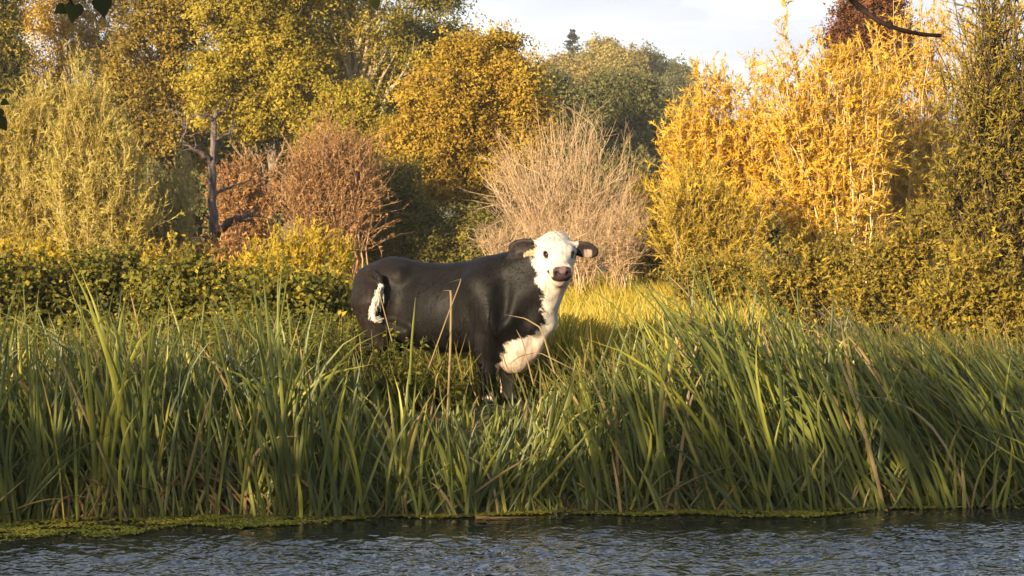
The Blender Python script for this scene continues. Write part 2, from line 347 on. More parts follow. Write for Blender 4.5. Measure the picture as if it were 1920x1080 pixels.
def broadleaf(name, label, Y, L, mat, ncl, per, cr, LL=.13, LW=.09, base_px=None, r0=.22, nl=30, bark='bark', group=None, cat='tree', top=None, twigs=True, **kw):
    lb = lobes_px(Y, L)
    bx = at(base_px if base_px is not None else L[0][0], 500, Y)[0]
    base = np.array([bx, Y, float(ground_z(bx, Y)) - .05])
    root = thing(name, label, cat, base, group)
    cm, C = crown(lb, int(ncl * 1.35), int(per * 1.8), cr, LL * .68, LW * .68, M[mat], base, far=True, **kw)
    obj('crown', cm, root)
    tp = at(*top, Y) if top is not None else np.array([lb[:, 0].mean() * .7 + bx * .3, Y, np.max(lb[:, 2] + lb[:, 5] * .6)])
    gt, gl = limbs(base, tp, C, r0, nl, bark, twigs=twigs)
    obj('trunk', gt.mesh('trunk', M[bark], base, True), root)
    obj('branches', gl.mesh('branches', M[bark], base), root, kind='stuff')
    return root
def inside(lb, n, shell=.6, up=0.0):
    k = rng.choice(len(lb), n, p=(lb[:, 3] * lb[:, 5]) / (lb[:, 3] * lb[:, 5]).sum())
    d = norm(rng.normal(size=(n, 3))); d[:, 2] = np.where(rng.random(n) < up, np.abs(d[:, 2]), d[:, 2])
    r = shell + (1 - shell) * rng.random(n) ** .5
    return lb[k, :3] + d * lb[k, 3:] * r[:, None]
def shootbush(name, label, Y, L, mat, twig, bases, nstem, nch, nleaf, LL, LW, ch_len=(.4, .9), r0=.03, upw=.6, ch_spread=.45, group=None, cat='tree',
              shell=.3, arch=.0, n2=0, leaf_spread=.5, t0=.35, stemname='stems', tw_r=None, front=.6, bend=.55, up=.75, bare=0):
    """many-stemmed willow or shrub: stems rise from the stool, carry shoots, shoots carry narrow leaves"""
    lb = lobes_px(Y, L)
    B = np.array([[at(bp[0], 500, Y)[0], Y + (bp[1] if len(bp) > 1 else 0), 0] for bp in bases]); B[:, 2] = ground_z(B[:, 0], B[:, 1]) - .05
    org = B.mean(0); root = thing(name, label, cat, org, group)
    tips = inside(lb, nstem, shell, up)
    yb = tips[:, 1] - lb[:, 1].mean(); fl = (yb > 0) & (rng.random(nstem) < front); tips[fl, 1] -= 2 * yb[fl]
    bi = np.argmin(np.abs(tips[:, None, 0] - B[None, :, 0]) + rng.random((nstem, len(B))) * .8, 1)
    b0 = B[bi] + rng.normal(0, .12, (nstem, 3)) * np.array([1, 1, 0])
    h = tips - b0
    mid = b0 + h * np.array([.3, .3, 0]) + np.array([0, 0, 1]) * (bend * np.linalg.norm(h, axis=1))[:, None]
    mid[:, 2] = np.minimum(mid[:, 2], b0[:, 2] + h[:, 2] * .75 + arch * 1.0 + .2)
    if arch: mid[:, 2] += arch * np.linalg.norm(h[:, :2], axis=1) * .5
    K = 9; P = bez(b0, mid, tips, K); P[:, 2:] += rng.normal(0, .015, (nstem, K - 2, 3)) * np.linalg.norm(h, axis=1)[:, None, None]
    g = Geo(); g.add(*tubes(P, taper(nstem, K, r0 * rng.uniform(.5, 1.2, nstem), r0 * .18), 4))
    if bare:                                                  # clean pale stems standing in front of the leaves
        k_ = rng.choice(nstem, bare); tb = tips[k_].copy(); tb[:, 1] = lb[:, 1].min() - lb[:, 4].max() * rng.uniform(.2, .6, bare); bb = b0[k_] - np.array([0, .5, 0])
        mb = bb * .5 + tb * .5 + (tb - bb) * np.array([-.12, 0, .12]); Pb = bez(bb, mb, tb, 10); Pb[:, 1:-1] += rng.normal(0, .03, (bare, 8, 3)); g.add(*tubes(Pb, taper(bare, 10, r0 * .75, r0 * .15), 4, np.full(bare, .9)))
    p, tn, tt = sample(P, nch, t0, 1.0)
    d = norm(tn * (1 - ch_spread) + np.array([0, 0, upw]) + rng.normal(size=p.shape) * ch_spread)
    ln = rng.uniform(*ch_len, len(p)) * (1.1 - .3 * tt)
    KS = 4 if n2 else 3; S = grow(p, d, ln, KS, np.array([0, 0, upw * .4 - arch]), .07)
    tr = tw_r or r0 * .22
    g.add(*tubes(S, taper(len(p), KS, tr, tr * .35), 3))
    last = S
    if n2:
        p, tn, tt = sample(S, n2, .2, 1.0)
        d = norm(tn + rng.normal(size=p.shape) * ch_spread + np.array([0, 0, upw * .3]))
        last = grow(p, d, rng.uniform(.35, .8, len(p)) * ch_len[0], 3, np.array([0, 0, upw * .3]), .1)
        g.add(*tubes(last, taper(len(p), 3, tr * .5, tr * .25), 3))
    obj(stemname, g.mesh(stemname, M[twig], org), root)
    if nleaf:
        if n2: last = np.concatenate([last, S[:, [0, 2, 3]]])
        p, tn, tt = sample(last, nleaf, .05, 1.0); m = len(p)
        ax = norm(tn * .8 + rng.normal(size=(m, 3)) * leaf_spread); nr = norm(rng.normal(size=(m, 3)) * .75 + norm(p - p.mean(0)) * .6 + np.array([-.1, -.5, .5]))
        s = rng.uniform(.6, 1.25, m); ct = np.repeat(rng.normal(0, .13, len(last)), nleaf)
        gl = Geo(); gl.add(*slivers(p - org, ax, nr, LL * s, LW * s, np.clip(.52 + ct + rng.normal(0, .16, m), 0, 1)))
        obj('crown', gl.mesh('crown', M[mat]), root)
    return root

# ---- hill wood, far behind
for i, (px, py, rx, ry, Y, mt, lab) in enumerate([
    (1045, 135, 42, 28, 236, 'hill_gold', 'small golden green tree on the hill crest below the lone conifer'),
    (1122, 112, 46, 32, 240, 'hill', 'rounded olive tree on the hill crest just beside the conifer'),
    (1172, 122, 40, 34, 234, 'hill', 'middle olive tree of the hill crest, between its neighbours'),
    (1228, 128, 44, 36, 238, 'deep_shaded_green', 'dark green rounded tree at the end of the hill crest'),
    (1085, 165, 42, 34, 205, 'hill_gold', 'golden brown tree lower down the hill under the crest'),
    (1150, 165, 50, 30, 210, 'hill', 'olive brown tree on the hill slope above the dark trees'),
    (1020, 165, 40, 30, 200, 'hill', 'olive tree on the slope beside the amber tree'),
    (1268, 160, 30, 34, 230, 'deep_shaded_green', 'dark tree on the slope meeting the golden willow'),
]):
    broadleaf('hill_tree', lab, Y, [(px, py, rx, ry), (px - rx * .5, py + ry * .5, rx * .6, ry * .7), (px + rx * .5, py + ry * .5, rx * .6, ry * .7), (px, py + ry * 1.6, rx * 1.1, ry)], mt, 360, 26, .9, .42, .32, r0=.3, nl=10, group='trees on the far hill', twigs=False)
# lone conifer
def conifer():
    Y = 243; base = at(1075, 200, Y); base[2] = ground_z(base[0], Y)
    top = at(1073, 57, Y); H = top[2] - base[2]
    root = thing('conifer', 'lone dark conifer with tiered branches standing above the hill trees', 'tree', base)
    g = Geo(); g.add(*tubes(np.stack([base + (top - base) * k for k in np.linspace(0, 1, 8)])[None], taper(1, 8, .32, .04), 6))
    obj('trunk', g.mesh('trunk', M['bark'], base), root)
    n = 230; h = rng.uniform(.35, .99, n); a = rng.uniform(0, 6.3, n); h = np.round(h * 15) / 15 + rng.normal(0, .016, n)
    L = (1 - h) ** .8 * 4.3 * rng.uniform(.45, 1.1, n) + .12
    b = base + (top - base) * h[:, None]
    P = grow(b, np.stack([np.cos(a), np.sin(a), np.full(n, -.12)], 1), L, 5, np.array([0, 0, .5]), .05)
    g = Geo(); g.add(*tubes(P, taper(n, 5, .05, .02), 3)); obj('branches', g.mesh('branches', M['bark'], base), root, kind='stuff')
    p, tn, _ = sample(P, 26, .1, 1); m = len(p)
    g = Geo(); g.add(*leaves(p - base, norm(tn + rng.normal(size=(m, 3)) * .5), np.tile([0, 0, 1.], (m, 1)) + rng.normal(size=(m, 3)) * .3, .30, .10, rng.random(m)))
    obj('crown', g.mesh('crown', M['needle']), root)
conifer()
# trees in the gap, their shade put into the dark leaf colour
broadleaf('dark_tree', 'broad dark shaded tree in the gap behind the bare shrub', 112, [(1165, 205, 70, 60), (1120, 250, 60, 60), (1210, 250, 50, 70), (1160, 300, 90, 70)], 'deep_shaded_green', 1100, 34, .75, .26, .19, r0=.3, nl=24)
broadleaf('dark_tree', 'narrow dark tree beside the amber tree, below the hill wood', 104, [(1035, 185, 32, 45), (1045, 250, 40, 60), (1010, 230, 40, 60)], 'deep_shaded_green', 500, 32, .7, .25, .18, r0=.22, nl=16)

# ---- tall wood behind, left of the sky gap
broadleaf('oak_tree', 'dark green tree cut by the frame beside the tawny tree', 66, [(-15, 60, 55, 110), (-40, 170, 70, 110), (0, -60, 60, 70)], 'dark_green', 900, 36, .5, .15, .11, base_px=-30, r0=.25, nl=25)
broadleaf('tawny_tree', 'thin tawny yellow tree with sky showing through above the silver willow', 70, [(120, 60, 70, 75), (60, 150, 70, 65), (190, 120, 70, 70), (140, -60, 85, 70), (215, 10, 45, 60), (40, 20, 40, 60), (120, 230, 110, 60)], 'tawny', 900, 28, .5, .15, .10, base_px=130, r0=.18, nl=60, bark='bark_pale', inner=.3)
broadleaf('brown_oak', 'tall brownish green tree behind the dead trunk', 62, [(295, 60, 85, 110), (270, 180, 80, 80), (350, 205, 60, 60), (315, -80, 90, 90), (300, 270, 90, 60)], 'brown_green', 1300, 38, .45, .14, .10, base_px=300, r0=.26, nl=40)
broadleaf('yellow_green_tree', 'big yellow green tree leaning over the russet shrub', 58, [(470, 60, 95, 90), (425, 180, 75, 70), (545, 150, 80, 75), (515, -60, 100, 90), (500, 215, 70, 45), (590, 215, 45, 45)], 'yellow_green', 1500, 40, .42, .14, .10, base_px=500, r0=.24, nl=40)
broadleaf('tall_tree', 'tall dark green tree with bare pale trunk against the sky', 72, [(795, 50, 70, 70), (715, 150, 80, 75), (625, -30, 70, 60), (820, -50, 55, 70), (745, 210, 70, 60), (600, 100, 50, 80), (650, 220, 90, 70), (840, 110, 40, 50)], 'dark_green', 1500, 36, .5, .15, .11, base_px=665, r0=.24, nl=60, bark='bark_pale', top=(690, -120))
broadleaf('tall_tree', 'pale forked tree with thin olive leaves in front of the tall dark tree', 59, [(660, 20, 75, 60), (700, 70, 55, 50), (620, 60, 40, 50), (740, 120, 50, 50)], 'yellow_green', 170, 22, .42, .13, .09, base_px=672, r0=.34, nl=30, bark='bark_pale', top=(668, 20))
broadleaf('small_tree', 'small bright green tree under the bare pale trunk', 55, [(655, 205, 50, 42), (690, 250, 45, 40), (620, 250, 45, 45), (655, 300, 70, 50)], 'yellow_green', 620, 38, .36, .12, .09, base_px=655, r0=.12, nl=24)
broadleaf('backing_wood_tree', 'dark tree in the shade behind the russet shrub', 76, [(420, 260, 120, 90), (540, 300, 130, 90), (330, 330, 110, 90), (660, 330, 110, 80)], 'deep_shaded_green', 900, 26, .6, .23, .17, base_px=480, r0=.25, nl=20)
# amber tree in the middle
broadleaf('amber_tree', 'big rounded amber tree between the russet shrub and the bare shrub', 53,
          [(905, 130, 75, 55), (850, 195, 90, 70), (965, 165, 60, 55), (800, 275, 75, 55), (885, 290, 80, 70), (975, 250, 55, 60), (840, 345, 60, 45), (785, 320, 45, 35), (900, 350, 50, 45), (990, 215, 40, 60), (940, 85, 30, 22), (820, 215, 60, 50), (870, 90, 30, 22)], 'amber', 2200, 38, .34, .125, .09, base_px=880, r0=.26, nl=60)
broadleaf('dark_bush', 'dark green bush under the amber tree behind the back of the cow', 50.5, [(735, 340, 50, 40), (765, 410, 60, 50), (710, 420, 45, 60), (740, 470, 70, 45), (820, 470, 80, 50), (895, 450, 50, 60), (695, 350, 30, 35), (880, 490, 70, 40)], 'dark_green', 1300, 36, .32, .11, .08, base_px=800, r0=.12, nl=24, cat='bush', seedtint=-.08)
broadleaf('copper_tree', 'copper red tree top showing behind the golden willows', 62, [(1605, 55, 45, 50), (1650, 20, 50, 60), (1580, 90, 30, 30), (1640, 110, 70, 70)], 'copper', 700, 34, .42, .14, .10, base_px=1640, r0=.2, nl=24)

# ---- russet shrubs, bare shrub
shootbush('russet_shrub', 'large russet shrub of fine twigs between dead trunk and amber tree', 48, [(625, 325, 80, 75), (565, 375, 45, 55), (680, 350, 45, 70), (610, 295, 50, 45)], 'russet', 'twig_russet', [(600,), (630,), (660,)], 150, 10, 4, .075, .036, (.5, 1.2), .024, .3, .4, cat='shrub', n2=3, leaf_spread=.8, tw_r=.008)
shootbush('russet_shrub', 'smaller orange russet shrub just behind the dead trunk', 50, [(455, 345, 50, 45), (430, 380, 40, 50), (490, 370, 40, 55)], 'russet', 'twig_russet', [(450,), (480,)], 70, 10, 6, .08, .045, (.4, 1.0), .022, .3, .45, cat='shrub', n2=3, leaf_spread=.8, tw_r=.008)
shootbush('bare_shrub', 'leafless fan shaped shrub of pale tan twigs behind the head of the cow', 44, [(1060, 355, 155, 150), (1060, 400, 150, 90)], None, 'twig_pale', [(1055,), (1065,), (1075,)], 210, 8, 0, 0, 0, (.4, 1.1), .020, .25, .34, cat='shrub', n2=3, shell=.7, tw_r=.0065, bend=.30, up=.6)
shootbush('bare_shrub', 'low tangle of pale dry twigs beside the ears of the cow', 41, [(930, 455, 45, 30), (1000, 450, 60, 30), (1120, 440, 80, 45), (1180, 440, 40, 50)], None, 'twig_pale', [(950,), (1010,), (1100,), (1160,)], 150, 9, 0, 0, 0, (.3, .6), .014, .3, .6, cat='shrub', n2=4, tw_r=.006)

# ---- golden willows
GW = dict(group='golden willows', leaf_spread=.85, bend=.5)
shootbush('golden_willow', 'broad golden willow with branches down to the meadow beside the bare shrub', 43, [(1320, 215, 80, 80), (1270, 290, 60, 80), (1400, 180, 90, 70), (1350, 330, 120, 100), (1300, 400, 100, 80), (1430, 270, 90, 90), (1330, 140, 40, 40)], 'gold_willow', 'twig_gold', [(1350,), (1390,), (1320,)], 170, 20, 20, .115, .03, (.3, .75), .022, .4, .6, bare=3, **GW)
shootbush('golden_willow', 'tallest golden willow with a thin spire and pale fanning stems', 42, [(1480, 150, 80, 70), (1550, 190, 90, 90), (1470, 260, 90, 100), (1600, 280, 90, 110), (1485, 70, 28, 45), (1470, 20, 20, 40), (1520, 380, 130, 90), (1590, 150, 80, 70), (1560, 120, 60, 50), (1640, 200, 60, 90)], 'gold_willow', 'twig_gold', [(1545,), (1575,), (1590,), (1610,)], 180, 20, 18, .115, .03, (.3, .75), .03, .4, .6, bare=15, **GW)
shootbush('golden_willow', 'deep golden willow rising behind the dark willow', 46, [(1690, 90, 85, 80), (1740, 40, 80, 80), (1650, 110, 60, 50), (1660, 220, 80, 110), (1770, 200, 90, 120), (1700, 350, 120, 110), (1820, 100, 90, 120), (1850, 320, 100, 140), (1640, 150, 50, 60), (1900, 60, 80, 110), (1930, 200, 80, 120)], 'gold_willow', 'twig_gold', [(1680,), (1710,), (1740,), (1820,)], 190, 20, 18, .115, .03, (.3, .75), .028, .4, .6, bare=4, **GW)
shootbush('olive_willow', 'dull olive gold willow bush in front of the broad golden willow', 39, [(1270, 420, 60, 80), (1330, 400, 60, 80), (1390, 440, 60, 60), (1300, 350, 50, 50)], 'olive_gold', 'twig_gold', [(1290,), (1340,), (1380,)], 80, 16, 16, .11, .03, (.35, .8), .02, .5, .5, cat='bush')
shootbush('olive_willow', 'brownish willow bush filling the gap beside the bare shrub', 46, [(1215, 430, 50, 70), (1200, 380, 40, 50), (1240, 460, 50, 50)], 'olive_gold', 'twig_russet', [(1205,), (1235,)], 60, 16, 14, .10, .03, (.3, .7), .018, .4, .6, cat='bush')
broadleaf('dark_bush', 'dark shaded undergrowth bush at the foot of the broad dark tree', 66, [(1050, 420, 110, 80), (1180, 400, 110, 90), (1300, 420, 120, 80), (960, 440, 90, 60)], 'deep_shaded_green', 800, 26, .5, .21, .15, base_px=1150, r0=.12, nl=16, cat='bush')
broadleaf('dark_bush', 'dark shaded undergrowth bush behind the pale fanning stems', 58, [(1450, 400, 130, 90), (1600, 400, 140, 100), (1750, 400, 140, 110), (1900, 380, 140, 130)], 'deep_shaded_green', 800, 26, .5, .21, .15, base_px=1600, r0=.12, nl=16, cat='bush')
broadleaf('dark_bush', 'dark undergrowth bush behind the silver willows', 52, [(60, 400, 130, 90), (200, 400, 130, 90), (340, 420, 120, 80)], 'deep_shaded_green', 700, 26, .5, .2, .14, base_px=200, r0=.12, nl=16, cat='bush')
# ---- silver willows
shootbush('silver_willow', 'pale feathery willow with two spires above the bramble hedge', 34, [(150, 160, 24, 55), (208, 165, 24, 50), (180, 200, 50, 50), (160, 260, 70, 70), (230, 290, 60, 70), (170, 350, 110, 80), (220, 420, 100, 80)], 'silver', 'twig_gold', [(150,), (190,), (220,)], 190, 17, 25, .10, .018, (.3, .75), .014, .6, .45, leaf_spread=.55, group='silver willows')
shootbush('silver_willow', 'yellowish feathery willow cut by the frame beside the two spired willow', 35, [(60, 240, 60, 80), (0, 280, 60, 90), (60, 350, 100, 100), (-40, 330, 70, 110), (90, 190, 34, 50)], 'silver', 'twig_gold', [(20,), (60,), (-30,)], 190, 17, 25, .10, .018, (.3, .75), .014, .6, .45, leaf_spread=.55, group='silver willows')
shootbush('grey_willow', 'low grey green willow bush beside the dead trunk', 36, [(335, 350, 40, 60), (300, 400, 60, 70), (360, 420, 45, 70), (250, 430, 60, 60)], 'grey', 'twig_gold', [(300,), (340,)], 60, 18, 16, .085, .024, (.3, .7), .016, .8, .3, cat='bush')
shootbush('yellow_bush', 'bright yellow bush behind the rump of the cow', 33, [(580, 465, 65, 35), (540, 490, 50, 40), (640, 490, 50, 35)], 'yellow_bush', 'twig_gold', [(560,), (590,), (630,)], 60, 14, 14, .075, .03, (.25, .5), .012, .7, .4, cat='bush')
shootbush('yellow_bush', 'yellow green bush at the foot of the dead trunk', 31, [(490, 510, 50, 35), (450, 530, 50, 35), (530, 540, 60, 35)], 'yellow_bush', 'twig_gold', [(460,), (500,), (530,)], 50, 14, 13, .075, .035, (.25, .5), .012, .6, .5, cat='bush')
shootbush('russet_bramble', 'low russet bramble around the base of the dead trunk', 35, [(430, 470, 50, 35), (400, 500, 60, 35), (350, 490, 50, 30)], 'russet', 'twig_russet', [(380,), (420,)], 50, 12, 10, .08, .05, (.25, .6), .012, .4, .6, cat='bush')

# ---- dead trunk
def snag():
    Y = 37; base = at(402, 540, Y); base[2] = ground_z(base[0], Y) - .05
    root = thing('dead_tree', 'bare dead grey tree trunk with broken forked limbs', 'tree', base)
    def pl(pts, r0, r1, n=7, K=12):
        pts = np.array([at(x, y, Y + dz) for x, y, dz in pts]); s = np.linspace(0, 1, len(pts)); ss = np.linspace(0, 1, K)
        P = np.stack([np.interp(ss, s, pts[:, j]) for j in range(3)], 1)[None]; P[0, 1:-1] += rng.normal(0, .012, (K - 2, 3))
        return tubes(P, taper(1, K, r0, r1) * (1 + rng.normal(0, .06, (1, K))), n)
    g = Geo(); v = pl([(404, 560, 0), (402, 450, 0), (398, 380, 0), (397, 320, 0), (399, 270, 0), (401, 235, 0), (404, 207, 0)], .105, .04, 10, 22)
    g.add(*v); me = g.mesh('trunk', M['bark_dead'], base, True); obj('trunk', me, root)
    for pts, a, b in [
        ([(396, 305, 0), (385, 292, -.1), (365, 280, -.2), (338, 268, -.3)], .06, .02),
        ([(402, 228, 0), (390, 218, -.1), (370, 215, -.15)], .035, .014), ([(401, 222, 0), (412, 213, .1), (427, 203, .2)], .035, .012),
        ([(399, 262, 0), (415, 258, -.1), (430, 248, -.1), (438, 240, -.1)], .03, .010),
        ([(404, 362, 0), (420, 355, .2), (445, 346, .3), (470, 338, .3)], .035, .010),
        ([(404, 436, 0), (422, 425, -.3), (440, 408, -.5), (470, 405, -.5)], .09, .03), ([(438, 410, -.5), (455, 414, -.5), (474, 412, -.4)], .04, .012),
        ([(350, 240, .4), (340, 225, .4), (332, 212, .4), (316, 205, .4)], .02, .008), ([(338, 268, -.3), (345, 255, 0), (350, 240, .4)], .02, .02)]:
        g = Geo(); g.add(*pl(pts, a, b)); e_ = np.array([at(x, y, Y + dz) for x, y, dz in pts])[1:]; q_ = np.repeat(e_, 3, 0)
        T = grow(q_, rng.normal(size=q_.shape) * np.array([1, .5, .7]) + np.array([0, 0, .5]), rng.uniform(.15, .45, len(q_)), 5, None, .25); g.add(*tubes(T, taper(len(q_), 5, b * .8, .003), 4))
        obj('limb', g.mesh('limb', M['bark_dead'], base, True), root)
snag()

# ---- dark willow and thicket, right; shares the bank
shootbush('dark_willow', 'dark green willow leaning in at the frame edge over the thicket', 27, [(1840, 50, 80, 100), (1900, 220, 90, 140), (1800, 240, 65, 110), (1840, 400, 100, 110), (1930, 20, 90, 120), (1780, 120, 45, 80), (1850, -60, 90, 70), (1770, 330, 50, 80)], 'right_willow', 'twig_dark', [(1850,), (1890,), (1930,)], 125, 15, 15, .085, .026, (.35, .8), .03, .35, .6, leaf_spread=.9)
th = [
    ([(1350, 510, 70, 40), (1290, 525, 60, 35), (1400, 545, 80, 45)], [(1320,), (1380,)], 'low olive thicket at the edge of the meadow under the olive willow', 33),
    ([(1480, 480, 70, 45), (1540, 530, 80, 60), (1450, 560, 70, 50), (1590, 470, 45, 50)], [(1470,), (1520,)], 'mixed yellow and green thicket under the pale fanning stems', 31),
    ([(1640, 490, 60, 50), (1700, 530, 80, 80), (1600, 560, 80, 60), (1740, 430, 55, 70)], [(1630,), (1680,)], 'dense olive brown thicket behind the leaning reeds', 29.5),
    ([(1820, 520, 80, 60), (1880, 590, 80, 70), (1760, 600, 80, 60)], [(1780,), (1850,), (1900,)], 'dark low thicket under the dark willow', 25.5)]
for L, B, lab, Y in th:
    shootbush('thicket_bush', lab, Y, L, 'thicket', 'twig_dark', B, 75, 14, 14, .07, .036, (.25, .6), .012, .35, .7, cat='bush', group='thicket bushes behind the reeds', leaf_spread=.9)
shootbush('scrub_bush', 'sunlit yellow green scrub rising behind the domed bramble mound', 28, [(70, 500, 60, 40), (20, 490, 40, 40), (120, 515, 50, 35)], 'yellow_bush', 'twig_russet', [(40,), (90,)], 45, 12, 12, .06, .032, (.25, .55), .01, .6, .6, cat='bush', leaf_spread=.8)
shootbush('scrub_bush', 'ragged olive scrub between the bramble mounds and the dead trunk', 27.5, [(310, 505, 45, 40), (270, 520, 40, 30), (370, 530, 50, 35)], 'olive_gold', 'twig_russet', [(290,), (350,)], 45, 12, 12, .06, .032, (.25, .55), .01, .6, .6, cat='bush', leaf_spread=.8)
# ---- brambles, left
for L, B, lab, Y, mt in [
    ([(210, 520, 60, 32), (160, 535, 60, 40), (110, 560, 60, 45), (275, 550, 55, 45), (180, 610, 130, 60)], [(140,), (200,), (250,)], 'domed bramble mound with sunlit top below the silver willows', 26, 'bramble'),
    ([(20, 540, 70, 40), (-30, 580, 70, 60), (70, 610, 80, 50)], [(0,), (40,)], 'dark bramble mound cut by the frame behind the reeds', 25.5, 'bramble'),
    ([(350, 535, 50, 40), (430, 570, 80, 45), (350, 610, 100, 60)], [(350,), (400,)], 'green bramble mound in front of the dead trunk', 25, 'bramble'),
    ([(590, 560, 50, 34), (530, 585, 60, 38), (500, 610, 90, 50), (620, 610, 70, 45)], [(530,), (590,)], 'leafy bramble mound beside the tail of the cow', 23.5, 'bramble')]:
    lb = lobes_px(Y, L); org = np.array([at(B[0][0], 500, Y)[0], Y, 0.]); org[2] = ground_z(org[0], Y)
    root = thing('bramble_bush', lab, 'bush', org, 'bramble mounds behind the reeds')
    cm, C = crown(lb, 1300, 12, .20, .075, .055, M[mt], org, front=.7, inner=.3)
    obj('crown', cm, root)
    n = 70; tips = C[rng.choice(len(C), n)]; b0 = np.stack([rng.choice([at(b[0], 500, Y)[0] for b in B], n), np.full(n, Y), np.full(n, org[2])], 1) + rng.normal(0, .2, (n, 3)) * [1, 1, 0]
    mid = (b0 + tips) / 2 + np.array([0, 0, .7]); g = Geo(); g.add(*tubes(bez(b0, mid, tips, 9), taper(n, 9, .008, .004), 3)); obj('canes', g.mesh('canes', M['twig_russet'], org), root)
    P_ = grow(C[rng.choice(len(C), 130)], rng.normal(size=(130, 3)) * np.array([.6, .4, .3]) + np.array([0, -.1, .8]), rng.uniform(.25, .75, 130), 6, np.array([0, 0, -.6]), .12)
    p, tn, tt = sample(P_, 16, .05, 1); m_ = len(p); gg = Geo(); gg.add(*tubes(P_ - org, taper(130, 6, .005, .002), 3)); gg.add(*leaves(p - org, norm(tn + rng.normal(size=(m_, 3)) * .8), norm(rng.normal(size=(m_, 3)) * .6 + np.array([0, -.4, .6])), .07 * rng.uniform(.6, 1.3, m_), .045, np.clip(rng.normal(.6, .25, m_), 0, 1)))
    obj('sprays', gg.mesh('sprays', M[mt]), root)

